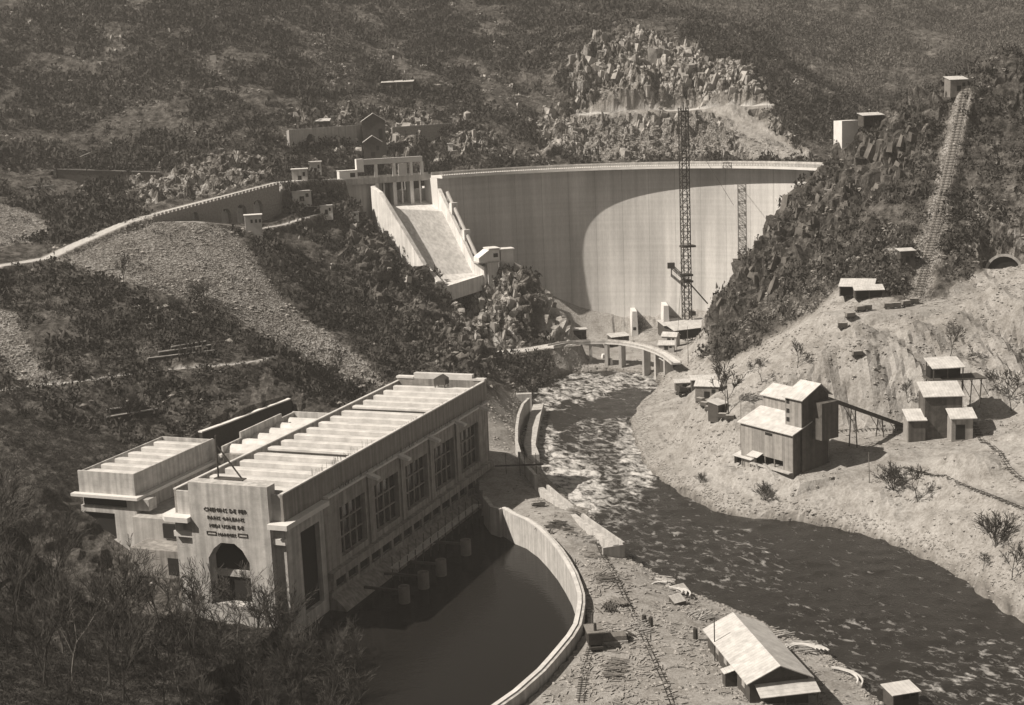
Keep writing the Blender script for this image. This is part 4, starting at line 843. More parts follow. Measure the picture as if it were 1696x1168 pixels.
# ---------------------------------------------------------------- concentrating / sorting plant on the right bank
GALV = mat('grey_board_cladding', .30, .22, .6, .85, .2, 4, streak=.3, lines=('X', .8, .25)); GALVD = mat('shaded_and_dark_cladding', .10, .3, .6, .85, .2, 4, streak=.3, lines=('Y', .8, .25))  # darker copy paints shade on the plant's right walls; also dark crusher-house boards
A_ = at(1227, 700, z=22); B_ = at(1324.5, 718.5, z=22); sa, sL = frame(A_, B_); sa += -.14
si = thing('sorting_plant', 'tall grey board-clad aggregate plant with stepped white roofs on the right bank', 'industrial building', (A_[0], A_[1], 0), sa)
LX = sL
m = MB(); D1 = 9
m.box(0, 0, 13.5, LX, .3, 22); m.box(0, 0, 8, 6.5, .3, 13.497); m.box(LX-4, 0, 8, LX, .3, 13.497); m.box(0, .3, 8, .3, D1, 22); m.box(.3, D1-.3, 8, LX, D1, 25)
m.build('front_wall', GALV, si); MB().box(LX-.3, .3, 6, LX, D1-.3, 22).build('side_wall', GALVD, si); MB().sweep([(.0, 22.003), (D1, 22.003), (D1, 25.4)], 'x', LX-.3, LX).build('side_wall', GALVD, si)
MB().sweep([(-.8, 22.05), (D1, 25.6), (D1, 25.85), (-.8, 22.3)], 'x', -.8, LX+.8).build('lower_roof', SHEET, si)
MB().box(.4, 2.5, 8, LX-.4, 2.8, 13.4).build('bin_opening', DARK, si); MB().box(10.5, -.06, 20.2, 13.5, -.003, 21).build('vent', DARK, si)
for x in (10, 14, 18): MB().box(x, .1, 8, x+.35, .45, 13.49).build('post', TIMBER, si)
MB().box(5.5, -1.8, 10.6, 22, .1, 10.9).build('loading_deck', PLANK, si); MB().quad((5, 0, 14.3), (9.6, 0, 14.3), (9.6, -2.6, 13.3), (5, -2.6, 13.3), ).build('canopy', SHEET, si); MB().sweep([(12, 12), (12.8, 12), (18.5, 8.2), (17.7, 8.2)], 'y', -2.6, -1.9).build('loading_chute', PLANK, si); MB().sweep([(9, 11.4), (9.6, 11.4), (11.5, 8.2), (10.9, 8.2)], 'y', -3, -2.4).build('loading_chute', PLANK, si)
MB().box(.3, D1+.003, 6, 19, D1+9, 29.2).build('rear_wall', GALV, si); MB().sweep([(D1-.8, 29.25), (D1+5, 31.9), (D1+9.6, 29.25), (D1+9.6, 29.5), (D1+5, 32.2), (D1-.8, 29.5)][::-1], 'x', -.5, 19).build('rear_roof', SHEET, si); MB().sweep([(D1, 29.203), (D1+9, 29.203), (D1+5, 31.8)], 'x', .3, .5).build('gable', GALV, si)
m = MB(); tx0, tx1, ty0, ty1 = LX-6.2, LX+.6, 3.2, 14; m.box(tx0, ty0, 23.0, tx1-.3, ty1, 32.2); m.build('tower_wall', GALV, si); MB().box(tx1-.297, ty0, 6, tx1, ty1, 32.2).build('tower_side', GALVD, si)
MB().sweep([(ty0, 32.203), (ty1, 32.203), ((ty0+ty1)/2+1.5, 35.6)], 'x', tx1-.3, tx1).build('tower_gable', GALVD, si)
MB().sweep([(ty0-.8, 32.0), ((ty0+ty1)/2+1.5, 35.9), (ty1+.9, 32.0), (ty1+.9, 32.25), ((ty0+ty1)/2+1.5, 36.2), (ty0-.8, 32.25)][::-1], 'x', tx0-.6, tx1+.9).build('tower_roof', SHEET, si)
for z_ in (30.2, 27.4, 24.8): MB().box(tx0+.5, ty0-.06, z_, tx0+1.7, ty0-.003, z_+1.3).build('window', DARK, si)
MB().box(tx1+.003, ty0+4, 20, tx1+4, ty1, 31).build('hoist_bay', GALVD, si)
ls_ = hut('loading_shed', 'open lean-to with white roof at the left front foot of the sorting plant', 'shed', 1238, 768, 7.5, 4, 2.4, sa, 'shed', 1.1, TIMBER, open_front=True)
# conveyor gallery
c0 = at(1370, 663, Y=414); c1_ = at(1508, 712, Y=438); cv = thing('conveyor_gallery', 'long inclined conveyor on trestles joining the sorting plant to the crusher house', 'conveyor', (0, 0, 0))
d_ = c1_-c0; hd = np.array([-d_[1], d_[0], 0]); hd /= np.linalg.norm(hd); m = MB()
for (o0, z0), (o1, z1) in (((-.9, 0), (.9, 0)), ((.9, 0), (.9, 1.1)), ((.9, 1.1), (-.9, 1.1)), ((-.9, 1.1), (-.9, 0))):
    m.quad(*[tuple(c0+hd*o0+[0, 0, z0]), tuple(c1_+hd*o0+[0, 0, z0]), tuple(c1_+hd*o1+[0, 0, z1]), tuple(c0+hd*o1+[0, 0, z1])])
m.build('gallery', TIMBERD, cv); m = MB(); m.quad(*[tuple(c0+hd*a_+[0, 0, 1.104]) for a_ in (-1, 1)]+[tuple(c1_+hd*a_+[0, 0, 1.104]) for a_ in (1, -1)]); m.build('cover_boards', PLANK, cv)
for t in (.30, .62, .86):
    p = c0+d_*t; g_ = gz(p[0], p[1])-1; m = MB()
    for s in (-1, 1): m.tube(tuple(p+hd*.8*s), tuple(np.array([p[0], p[1], g_])+hd*1.6*s), .2, k=5)
    m.tube(tuple(p+hd*.8+[0, 0, -.3]), tuple(np.array([p[0], p[1], p[2]-4])-hd*1.1), .12, k=4); e2 = d_/np.linalg.norm(d_)*5; m.tube(tuple(p+[0, 0, -4]), tuple(p-e2+[0, 0, 0]), .13, k=4); m.build('trestle', TIMBERD, cv)
# crusher house
cz = 15.; ch_ = at(1562, 722, z=cz); CH = thing('crusher_house', 'dark timber crusher house with three stepped white roofs right of the conveyor', 'industrial building', (ch_[0], ch_[1], cz-1), -.05)
MB().box(-5.6, 0, -3, 5.6, 8, 13.2).build('wall', GALVD, CH); MB().sweep([(-.7, 13.25), (8.6, 16.0), (8.6, 16.25), (-.7, 13.5)], 'x', -6.2, 6.2).build('roof', SHEET, CH)
MB().box(-10.6, -1.2, -3, -5.603, 5, 6.2).build('side_bay', GALVD, CH); MB().box(-10.9, -1.0, -3, -10.603, 5, 6.2).build('side_bay_boards', GALV, CH); MB().sweep([(-1.8, 6.25), (5.6, 8.2), (5.6, 8.45), (-1.8, 6.5)], 'x', -11.2, -5.2).build('side_roof', SHEET, CH)
MB().box(1.2, -5, 0, 7.5, -.003, 7.4).build('porch', GALV, CH); MB().box(2.4, -5.06, 1, 5.2, -5.003, 5.6).build('porch_opening', DARK, CH); MB().sweep([(-5.8, 7.45), (.4, 9.5), (.4, 9.75), (-5.8, 7.7)], 'x', .6, 8.6).build('porch_roof', SHEET, CH)
# open roof on a timber trestle
tp = at(1563, 632, z=29); th = thing('trestle_shelter', 'pale sloping roof on posts over a dark timber trestle above the crusher house', 'shelter', (tp[0], tp[1], 25), .05)
MB().sweep([(-4, 8.9), (4, 10.8), (4, 11.05), (-4, 9.15)], 'x', -5, 5.4).build('roof', SHEET, th)
for x in (-4.4, 0, 4.8): MB().box(x-.15, -3.5, 0, x+.15, -3.2, 9).build('post', TIMBERD, th); MB().box(x-.15, 3, 0, x+.15, 3.3, 10.5).build('post', TIMBERD, th)
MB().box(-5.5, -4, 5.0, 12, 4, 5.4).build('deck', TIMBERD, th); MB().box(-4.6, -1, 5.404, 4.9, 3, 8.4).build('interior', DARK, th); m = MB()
for x in range(-5, 12, 3): m.tube((x, -3.6, -4), (x+.6, -3.6, 5), .2, k=5); m.tube((x, -3.6, 5), (x+3, -3.6, -.5), .13, k=4)
m.build('trestle', TIMBERD, th)
# huts of the right bank
hut('site_hut', 'wide shed with two-pitch pale roof at the top left of the spoil terrace', 'shed', 1420, 488, 12, 7, 3.6, -.35, 'shed', 1.8, TIMBERD, open_front=True)
hut('site_hut', 'lower lean-to with pale roof in front of the wide shed on the spoil terrace', 'shed', 1438, 492, 10, 5, 3, -.1, 'shed', 1.2, TIMBERD, open_front=True)
hut('site_hut', 'small lone hut with bright roof on the brushy slope left of the incline', 'hut', 1500, 432, 5.5, 4, 4, .1, 'shed', .6, TIMBERD)
hut('site_hut', 'grey timber hut with pale pitched roof behind the mine wagons near the river bend', 'hut', 1174, 655, 8, 6, 4, -.35, 'gable', 1.4, TIMBER)
hut('site_hut', 'long narrow roof behind the pitched-roof hut near the river bend', 'hut', 1171, 636, 12, 4, 2.2, 0, 'shed', .9, TIMBERD)
hut('site_hut', 'small square hut with tilted white roof standing behind the row of mine wagons', 'hut', 1189, 684, 4.6, 4.4, 3.4, .7, 'shed', .8, TIMBERD)
hut('site_hut', 'low white-roofed store beside the concrete mixer near the bridge road', 'hut', 1133, 640, 7, 4, 2.0, 0, 'shed', .6, TIMBER)
# plant near the bend
mx = hit(1133, 655); mxr = thing('concrete_mixer', 'dark concrete mixer with a round drum and wheels beside the bridge road', 'mixer', tuple(mx), .3)
MB().tube((-2.4, 0, 2.6), (.6, 0, 2.2), 1.5, 1.0, 12).build('drum', IRON, mxr); MB().box(-3, -1.2, .8, 3.4, 1.2, 1.2).build('chassis', IRON, mxr); MB().box(1, -1, 1.203, 3.2, 1, 2.8).build('engine', IRON, mxr)
for x in (-2.2, 2.4):
    for s in (-1, 1): MB().tube((x, s*1.25, .7), (x, s*1.5, .7), .7, k=10).build('wheel', IRON, mxr)
MB().path([(3.2, 0, 1.6), (5.5, -.6, 2.4), (6.5, -1, .2)], .25).build('discharge_arm', IRON, mxr)
# ---------------------------------------------------------------- mine wagons
def wagon_proto(loc, rz, label, group):
    t = thing('mine_wagon', label, 'wagon', loc, rz, group)
    MB().sweep([(-.55, .7), (.55, .7), (1.0, 1.9), (-1.0, 1.9)], 'x', -1.35, 1.35).build('tub', TIMBER, t); MB().box(-1.5, -.6, .45, 1.5, .6, .697).build('frame', IRON, t)
    for x in (-.8, .8):
        for s in (-1, 1): MB().tube((x, s*.6, .35), (x, s*.75, .35), .35, k=8).build('wheel', IRON, t)
    MB().box(-1.15, -.75, 1.72, 1.15, .75, 1.903).build('load', mat('wagon_load', .35, .3, 2), t)
    return t
W_ = [((1160, 668), 'end of the train nearest the bend hut'), ((1167, 675), 'second in the train, below the pitched-roof hut'), ((1175, 682), 'third in the train, left of square hut'), ((1184, 689), 'fourth in the train, before the square hut'), ((1197, 694), 'dark one nearest the sorting plant'), ((1209, 697), 'last one by the bare tree and debris')]
wg = None
for (q, s_) in W_:
    p = hit(*q); lab = 'tub wagon on the riverside track, '+s_
    if wg is None: wg = wagon_proto(tuple(p), -.85, lab, 'tub wagons on the riverside track')
    else: dup(wg, p, -.85+.12*W_.index((q, s_)), lab)
T_ = [((1408, 528), 'tipped at the left end of the spoil terrace'), ((1424, 517), 'pale one left of the middle of the spoil terrace'), ((1436, 515), 'coupled right behind the pale one on the terrace'), ((1472, 512), 'in the middle of the spoil terrace'), ((1484, 511), 'coupled to the middle one on the spoil terrace'), ((1500, 508), 'small one just left of the foot of the incline'), ((1514, 504), 'at the foot of the incline'), ((1420, 592), 'alone halfway down the tipped spoil slope'), ((1396, 545), 'upset on the spoil just below the terrace')]
for q, s_ in T_:
    p = hit(*q); c = dup(wg, p, random.uniform(-.3, .3), 'tub wagon '+s_, 1.15); c['group'] = 'tub wagons on the spoil terrace'
# ---------------------------------------------------------------- tracks
def track(name, label, pts, gauge=.7, sp=1.2, rail_m=IRON, sleep_m=TIMBERD, lift=.1, sl=1.1, dense=False):
    P = [np.array([x, y, gz(x, y)+lift]) for x, y in pts]; t = thing(name, label, 'track', tuple(P[0])); o0 = P[0]; m = MB(); s_ = MB()
    for a, b in zip(P, P[1:]):
        d = b-a; L = np.linalg.norm(d); h_ = np.array([-d[1], d[0], 0]); h_ /= np.linalg.norm(h_)
        for s in (-1, 1): m.tube(tuple(a-o0+h_*s*gauge/2*1.0+[0, 0, .12]), tuple(b-o0+h_*s*gauge/2+[0, 0, .12]), .07, k=4)
        for i in range(int(L/sp)): c = a-o0+d*(i*sp/L); s_.box(c[0]-.12, c[1]-sl, c[2]-.12, c[0]+.12, c[1]+sl, c[2]+.05, rot=math.atan2(d[1], d[0]))
    m.build('rails', rail_m, t); tag(s_.build('sleepers', sleep_m, t), kind='stuff'); return t
def poly_pts(pix, n=6, zc=None):
    W = [hit(*p) if zc is None else at(*p, z=zc) for p in pix]; out = []
    for a, b in zip(W, W[1:]):
        k = max(1, int(np.hypot(*(b-a)[:2])/3)); out += [(a+(b-a)*(i/k))[:2] for i in range(k)]
    return out+[W[-1][:2]]
track('light_railway', 'narrow railway running down the middle of the river spit past the debris', poly_pts([(925, 830), (960, 868), (985, 890), (1010, 940), (1040, 1000), (1072, 1070), (1100, 1130), (1118, 1180)]), .8)
track('light_railway', 'short narrow railway behind the steam shovel leading off the bottom edge', poly_pts([(985, 1060), (975, 1090), (968, 1120), (962, 1165)]), 1.0, 1.0)
track('light_railway', 'light railway along the slope right of the crusher house down to the lower right', poly_pts([(1612, 700), (1640, 735), (1665, 765), (1700, 800)]), .9)
track('light_railway', 'light railway along the bank from the conveyor trestle to the right edge', poly_pts([(1500, 775), (1545, 788), (1600, 806), (1650, 825), (1705, 850)]), .9)
track('light_railway', 'light railway on the terrace between the sorting plant and crusher house', poly_pts([(1360, 716), (1400, 712), (1440, 710), (1500, 713)]), .9)
# incline
ic = [_I0] ; top_ = _I1; I0, I1 = ic[0], top_; n = 40; pts = [I0+(I1-I0)*(i/n) for i in range(n+1)]
inc = thing('incline_railway', 'long straight timber incline with rungs climbing the bluff on the right', 'incline', tuple(I0)); m = MB(); s_ = MB(); k_ = MB(); o0 = I0
z_ = [max(gz(p[0], p[1]), 0)+.9 for p in pts]
for _ in range(10): z_ = [z_[0]]+[max((z_[i-1]+z_[i+1])/2, gz(pts[i][0], pts[i][1])+.5) for i in range(1, n)]+[z_[-1]]
Q_ = [np.array([p[0], p[1], z]) for p, z in zip(pts, z_)]; hx = np.array([-(I1-I0)[1], (I1-I0)[0], 0]); hx /= np.linalg.norm(hx)
for a, b in zip(Q_, Q_[1:]):
    for s in (-.9, .9): m.tube(tuple(a-o0+hx*s), tuple(b-o0+hx*s), .12, k=4)
    L = np.linalg.norm(b-a); kk = int(L/1.7)+1
    for i in range(kk): c = a+(b-a)*(i/kk)-o0; s_.tube(tuple(c+hx*-1.6-[0, 0, .3]), tuple(c+hx*1.7-[0, 0, .3]), .17, k=4)
    k_.quad(tuple(a-o0+hx*-1.8-[0, 0, .75]), tuple(b-o0+hx*-1.8-[0, 0, .75]), tuple(b-o0+hx*1.8-[0, 0, .75]), tuple(a-o0+hx*1.8-[0, 0, .75]))
    k_.quad(tuple(a-o0+hx*-1.8-[0, 0, .75]), tuple(b-o0+hx*-1.8-[0, 0, .75]), tuple(b-o0+hx*-4-[0, 0, 5]), tuple(a-o0+hx*-4-[0, 0, 5])); k_.quad(tuple(a-o0+hx*1.8-[0, 0, .75]), tuple(b-o0+hx*1.8-[0, 0, .75]), tuple(b-o0+hx*4-[0, 0, 5]), tuple(a-o0+hx*4-[0, 0, 5]))
m.build('rails', TIMBERD, inc); tag(s_.build('rungs', TIMBER, inc), kind='stuff'); k_.build('ballast', mat('incline_ballast', .20, .3, .6, .95, .5), inc)
hut('winch_house', 'winch house with pale roof at the head of the incline on the right skyline', 'hut', 1583, 150, 7.5, 5.5, 4.5, .15, 'shed', 1.4, TIMBER)
hut('site_hut', 'open white-roofed shelter on the right bluff beside the white concrete block', 'shelter', 1442, 208, 9, 6, 4.5, .15, 'shed', 1, TIMBERD, open_front=True)
p = hit(1407, 234); ab = thing('anchor_block', 'big white concrete block standing on the edge of the right bluff', 'concrete block', (p[0], p[1], p[2]-3), .3); MB().box(-5.5, -3, 0, 2.8, 4, 12.0).build('block', WH, ab); MB().box(2.803, -2.5, 1, 6.5, 3, 9.2).build('side_block', WH, ab); MB().sweep([(2, 9.4), (8, 11.6), (8, 11.9), (2, 9.7)], 'y', -2.6, 3).build('lean_roof', SHEET, ab)
# tunnel portal
p = TNC; tn = thing('tunnel_portal', 'dark arched tunnel mouth in the rock at the right edge above the spoil', 'tunnel', (p[0], p[1]-.5, p[2]+.8), -.3)
m = MB(); k = 14; R_ = 5.8
for i in range(k): a0_, a1_ = math.pi*i/k, math.pi*(i+1)/k; m.quad(*[(r*math.cos(a_), -1, 2.5+r*math.sin(a_)) for r, a_ in ((R_, a0_), (R_+1.0, a0_), (R_+1.0, a1_), (R_, a1_))]); m.quad(*[((R_)*math.cos(a_), y, 2.5+(R_)*math.sin(a_)) for a_, y in ((a0_, -1), (a1_, -1), (a1_, 8), (a0_, 8))]); 0 and m.quad(*[((R_+1)*math.cos(a_), y, 2.5+(R_+1)*math.sin(a_)) for a_, y in ((a0_, -3.5), (a1_, -3.5), (a1_, 8), (a0_, 8))])
m.build('lining', GREYC, tn); m = MB(); m.v += [(R_*math.cos(math.pi*i/k), 0, 2.5+R_*math.sin(math.pi*i/k)) for i in range(k+1)]+[(-R_, 0, -3), (R_, 0, -3)]; m.f.append(tuple(range(k+3))); m.build('mouth', DARK, tn)
# ---------------------------------------------------------------- walls of pool and river
def wall_ribbon(P, w_, zt, zb, side=1):            # P plan points on the inner edge, thickened to one side
    m = MB(); n = len(P); zt = zt if hasattr(zt, '__len__') else [zt]*n
    for i in range(n):
        d = np.array(P[min(i+1, n-1)][:2])-np.array(P[max(i-1, 0)][:2]); nn = np.array([-d[1], d[0]])/np.linalg.norm(d)*side; a = np.array(P[i][:2]); b = a+nn*w_
        m.v += [(a[0], a[1], zb), (b[0], b[1], zb), (b[0], b[1], zt[i]), (a[0], a[1], zt[i])]
    for i in range(n-1):
        for k in range(4): a = i*4+k; b = i*4+(k+1) % 4; m.f.append((a, b, b+4, a+4))
    m.f += [(3, 2, 1, 0), tuple(4*(n-1)+k for k in range(4))]; return m
PWM = mat('pool_wall_concrete', .46, .2, .4, .9, .25, 3, streak=.25)
pw = thing('pool_wall', 'long curved pale concrete wall holding the tailrace pool away from the river spit', 'wall', (0, 0, 0))
wall_ribbon(POOLTOP, 1.7, 8.0, -6).build('wall', PWM, pw); wall_ribbon([np.array(p)+[-.1, 0] for p in POOLTOP], 1.0, 8.3, 8.003).build('coping', ROOFC, pw)
# cross wall closing the pit end of the pool
cw = [at(832, 842, z=8), at(818, 838, z=8), at(806, 822, z=8)]; tag(wall_ribbon([POOLTOP[0], cw[1][:2], cw[2][:2]], 1.2, 8.0, -6).build('pit_wall', GREYC), 'short concrete wall between the pool end and the dark pit beside the powerhouse', 'wall')
rwp = [at(x, y, z=6)[:2] for x, y in ((905, 808), (925, 825), (945, 841), (975, 865), (1005, 886), (1031, 904))]
rw_ = thing('river_wall', 'straight pale concrete quay wall between the spit and the white rapids', 'wall', (0, 0, 0)); wall_ribbon(rwp, .7, 6.9, -3, 1).build('wall', PWM, rw_); wall_ribbon([p-np.array([.9, .9]) for p in rwp], 1.6, 6.5, 3, -1).build('apron', PWM, rw_)
q0, q1 = rwp[-1], rwp[-1]+np.array([-5.5, -2.0]); wall_ribbon([q0, q1], .7, 6.5, -2, 1).build('return_wall', PWM, rw_)
uw = [at(x, y, z=7.5)[:2] for x, y in ((878, 662), (868, 672), (861, 690), (858, 712), (858, 735), (864, 755), (872, 770), (890, 790))]
tag(wall_ribbon(uw, 1.0, 8.2, -2, -1).build('river_wall', PWM), 'curved thin concrete wall along the upper river bank behind the powerhouse end', 'wall')
uw2 = [at(x, y, z=1.5)[:2] for x, y in ((884, 675), (878, 695), (872, 722), (868, 745), (874, 762))]
tag(wall_ribbon(uw2, 4.0, 3.2, -3, 1).build('river_apron', PWM), 'pale sloping concrete apron between the curved thin wall and the rapids', 'wall')
p = at(872, 658, z=6); tag(MB().box(p[0]-4, p[1]-1, -2, p[0]+2, p[1]+1.5, 7.5).build('abutment_block', PWM), 'squat concrete block at the upstream end of the curved thin wall', 'concrete block')
# scaffold over the pit
sc = thing('pit_scaffold', 'dark horizontal pole on thin posts over the pit beside the powerhouse end', 'scaffold', (0, 0, 0))
a_, b_ = at(820, 772, Y=432), at(900, 769, Y=428); MB().tube(tuple(a_), tuple(b_), .3, k=5).build('rail', TIMBERD, sc)
for x in (838, 861, 869, 888): q = at(x, 771, Y=429); MB().tube((q[0], q[1], gz(q[0], q[1])-1), (q[0], q[1], q[2]+4), .13, k=4).build('post', TIMBERD, sc)
# ---------------------------------------------------------------- big riverside shed
eF, eB, rF, rB = at(1243, 1127, z=9), at(1178, 1046, z=9), at(1290, 1101, z=11.9), at(1211, 1013, z=11.9)
ax = ((eB-eF)[:2]+(rB-rF)[:2])/2; SLn = np.linalg.norm(ax); sang = math.atan2(ax[1], ax[0])-math.pi/2; hw = np.linalg.norm((rF-eF)[:2])*.93
bs = thing('workshop_shed', 'long dark timber workshop with patched pale gable roof beside the river', 'shed', (rF[0], rF[1], 5), sang)
D_ = SLn; hw = 6.0
m = MB(); m.box(-hw, 0, -2, -hw+.2, D_, 4); m.box(hw-.2, 0, -2, hw, D_, 4); m.box(-hw+.2, 0, -2, hw-.2, .2, 4); m.box(-hw+.2, D_-.2, -2, hw-.2, D_, 4); m.build('wall', TIMBERD, bs)
for y in (.05, D_-.25): MB().sweep([(-hw, 4.003), (hw, 4.003), (0, 6.85)], 'y', y, y+.2).build('gable', TIMBERD, bs)
PATCH = mat('patched_roof', .50, .28, .45, .6, .15, 5, lines=('Y', 1.0, .3))
for s in (-1, 1):
    pr = [(s*(hw+.9), 3.75), (0, 6.9), (0, 7.1), (s*(hw+.9), 3.95)]; MB().sweep(pr if s < 0 else pr[::-1], 'y', -1, D_+.8).build('roof', PATCH, bs)
for y0_ in (3, 9, 14.5, 20):
    if y0_+2 < D_: MB().box(-hw-.05, y0_, 1.3, -hw-.003, y0_+1.8, 2.9).build('window', mat('shed_pane', .35), bs)
MB().box(-hw-2.4, 8, -1, -hw-.06, 10, 2.6).build('side_porch', TIMBERD, bs); MB().sweep([(-hw-2.7, 2.5), (-hw-.1, 3.2), (-hw-.1, 3.35), (-hw-2.7, 2.65)][::-1], 'y', 7.7, 10.3).build('side_porch_roof', SHEET, bs)
MB().sweep([(-3.6, 1.9), (-.003, 3.2), (-.003, 3.35), (-3.6, 2.05)], 'x', -hw+1, hw+1.2).build('front_awning', PATCH, bs)
for x in (-4.4, 0, 6.6): MB().box(x, -3.5, -1, x+.2, -3.3, 1.95).build('awning_post', TIMBERD, bs)
MB().tube((-hw-.6, D_*.75, -1), (-hw-.6, D_*.75, 9.5), .12).build('stove_pipe', IRON, bs)
hut('riverside_hut', 'small hut with flat pale roof at the water edge at the bottom of the picture', 'hut', 1492, 1150, 5.6, 4.0, 1.2, .25, 'shed', .5, TIMBERD, z=2.5)
# ---------------------------------------------------------------- steam shovel and lumber on the spit
p = hit(985, 1072); ss = thing('steam_crane', 'dark steam crane on rails with a cab and boiler on the river spit', 'crane', tuple(p), .1)
MB().box(-1.6, -2.4, 1.5, 1.6, 2.4, 4.1).build('cab', IRON, ss); MB().box(-1.9, -2.7, 4.103, 1.9, 2.7, 4.35).build('cab_roof', TIMBER, ss); MB().tube((0, -1.4, 4.35), (0, -1.4, 6.0), .35, .3, 8).build('boiler_stack', IRON, ss); MB().box(-1.4, -3, .6, 1.4, 3, 1.1).build('bogie', IRON, ss)
for x in (-1, 1):
    for y in (-2, 2): MB().tube((x-.12, y, .5), (x+.12, y, .5), .5, k=10).build('wheel', IRON, ss)
MB().path([(0, 2.4, 2), (.4, 5.4, 5.2), (1, 7.4, 5.0)], .22).build('jib', IRON, ss); MB().tube((1, 7.4, 5.0), (1, 7.5, 1.5), .06, k=4).build('rope', IRON, ss)
p = hit(1015, 1062); cp = thing('covered_plant', 'low tarpaulin-covered machine beside the steam crane', 'machine', tuple(p), .1); MB().sweep([(-1.6, 0), (1.6, 0), (1.5, 1.5), (.3, 2.0), (-1.4, 1.6)], 'x', -2.8, 2.8).build('cover', mat('tarpaulin', .16, .4, 1), cp); MB().box(-3, -1.9, .0, 3, -1.603, .6).build('skid', PLANK, cp)
def lumber(px, py, n, L, spread, rz, label, tidy=.15, h=.9, group='timber stacks on the river spit', name='timber_stack', mtl=None, layers=3):
    p = hit(px, py); t = MB(); cs, sn = math.cos(rz), math.sin(rz)
    for i in range(n):
        a = rz+random.gauss(0, tidy); o = random.uniform(-spread, spread); l = L*random.uniform(.6, 1); z = random.randint(0, layers-1)*h/layers+.15; cx, cy = -sn*o+random.gauss(0, .5), cs*o+random.gauss(0, .5); dx, dy = math.cos(a)*l/2, math.sin(a)*l/2
        t.tube((cx-dx, cy-dy, z+random.uniform(0, .12)), (cx+dx, cy+dy, z+random.uniform(0, .25)), random.uniform(.08, .17), k=4)
    o = t.build(name, mtl or PLANK); o.location = tuple(p); tag(o, label, 'timber pile', group)
for a in ((893, 838, 26, 3.5, 1.8, .2, 'dark grid-like stack of timber nearest the pit end of the pool wall'), (920, 872, 34, 5, 3, -.5, 'dark heap of poles beside the middle of the pool wall'), (905, 882, 22, 2.2, 2.6, .9, 'row of short props laid against the pool wall'), (958, 848, 14, 7, 1.5, -.72, 'long planks laid beside the quay wall'),
          (975, 895, 22, 3.2, 1.6, .2, 'neat pale plank stack at the end of the quay wall'), (983, 922, 12, 4, 1.5, -.5, 'small scattered pile between the railway and pool wall'), (1002, 958, 24, 5, 2.2, .1, 'heap of poles in the middle of the spit'), (1022, 1000, 30, 5.5, 1.8, 1.9, 'tall tangled timber heap above the steam crane'),
          (1008, 1010, 20, 5, 1.2, 1.5, 'upright-ended dark beams left of the tangled heap'), (1035, 1055, 16, 3.5, 1.3, 2.2, 'dark beams beside the railway right of the tarpaulin'), (950, 1078, 18, 5, 1.5, .5, 'crossed beams next to the pool wall left of the crane'),
          (1100, 965, 26, 5, 2, -.6, 'pale boards on the river edge above the curved shutters'), (1160, 1022, 40, 6, 2.4, .6, 'dense pale board heap just above the workshop shed'), (1120, 985, 18, 4, 2, .3, 'loose boards beside the curved shutters'), (1290, 1052, 20, 5, 1.5, .5, 'boards on the river bank behind the workshop roof'), (1330, 1075, 46, 7, 3, 0, 'wide pile of pale boards right of the workshop shed'), (1018, 1110, 40, 5, 4, -.2, 'sprawling scrap timber below the steam crane'), (1060, 1040, 24, 4, 4, .4, 'thin scatter of boards right of the railway'), (940, 880, 14, 3, 1.2, 0, 'tiny stack in front of the pool wall parapet')):
    lumber(*a[:6], a[6], tidy=.35 if 'heap' in a[6] or 'sprawl' in a[6] or 'scatter' in a[6] else .18, mtl=TIMBERD if 'dark' in a[6] else (PLANK if 'pale' in a[6] or 'board' in a[6] else TIMBER))
# curved shuttering (arc forms)
def arcform(px, py, r, a0, a1, label, w_=1.2, n=3, mtl=None):
    p = hit(px, py); m = MB()
    for j in range(n):
        rr = r-j*w_*.8
        for i in range(12): t0, t1 = a0+(a1-a0)*i/12, a0+(a1-a0)*(i+1)/12; m.tube((rr*math.cos(t0), rr*math.sin(t0), .3+j*.25), (rr*math.cos(t1), rr*math.sin(t1), .3+j*.25), .22, k=4)
    o = m.build('curved_shutter', mtl or ROOFC); o.location = tuple(p); tag(o, label, 'formwork', 'curved formwork pieces on the spit')
arcform(1112, 985, 4.5, -.4, 1.6, 'curved white shutter nearest the quay, beside two dark wedges'); arcform(1330, 1085, 6.0, .2, 2.9, 'ring of pale curved shutters right of the workshop roof', n=4); arcform(1375, 1128, 6.5, -.5, 1.3, 'two pale curved strips near the flat-roofed riverside hut', n=2); arcform(1098, 975, 4.0, 1.2, 2.6, 'short curved strip left of the wedge blocks', n=2)
for px, py, lab in ((1128, 983, 'dark wedge-shaped crate nearer the river'), (1122, 1000, 'dark wedge-shaped crate nearer the railway')):
    p = hit(px, py); w2 = thing('wedge_crate', lab, 'crate', tuple(p), .5); MB().sweep([(-1.2, 0), (1.2, 0), (1.2, 1.9), (-1.2, .7)], 'x', -1.6, 1.6).build('sides', TIMBERD, w2); MB().sweep([(-1.25, .703), (1.25, 1.903), (1.25, 2.0), (-1.25, .8)], 'x', -1.65, 1.65).build('lid', PLANK, w2)
for px, py, h_, lab in ((1152, 1060, 2.6, 'short dark post standing alone left of the workshop shed'), (1078, 1038, 2.2, 'stubby dark barrel beside the light railway'), (1067, 1030, 1.6, 'small dark drum left of the stubby barrel')):
    p = hit(px, py); o = MB().tube((0, 0, 0), (0, 0, h_), .55, .5, 8).build('barrel', IRON); o.location = tuple(p); tag(o, lab, 'barrel')
p = hit(953, 945); o = MB().tube((-1, 0, 0), (.8, 0, 2.6), .12, k=5).tube((.5, 0, 0), (-.6, 0, 2.2), .12, k=5).tube((.1, .4, 0), (.1, .1, 3.0), .1, k=5).build('pole_tripod', TIMBERD); o.location = tuple(p); tag(o, 'crooked dark pole tripod beside the bend of the pool wall', 'post')
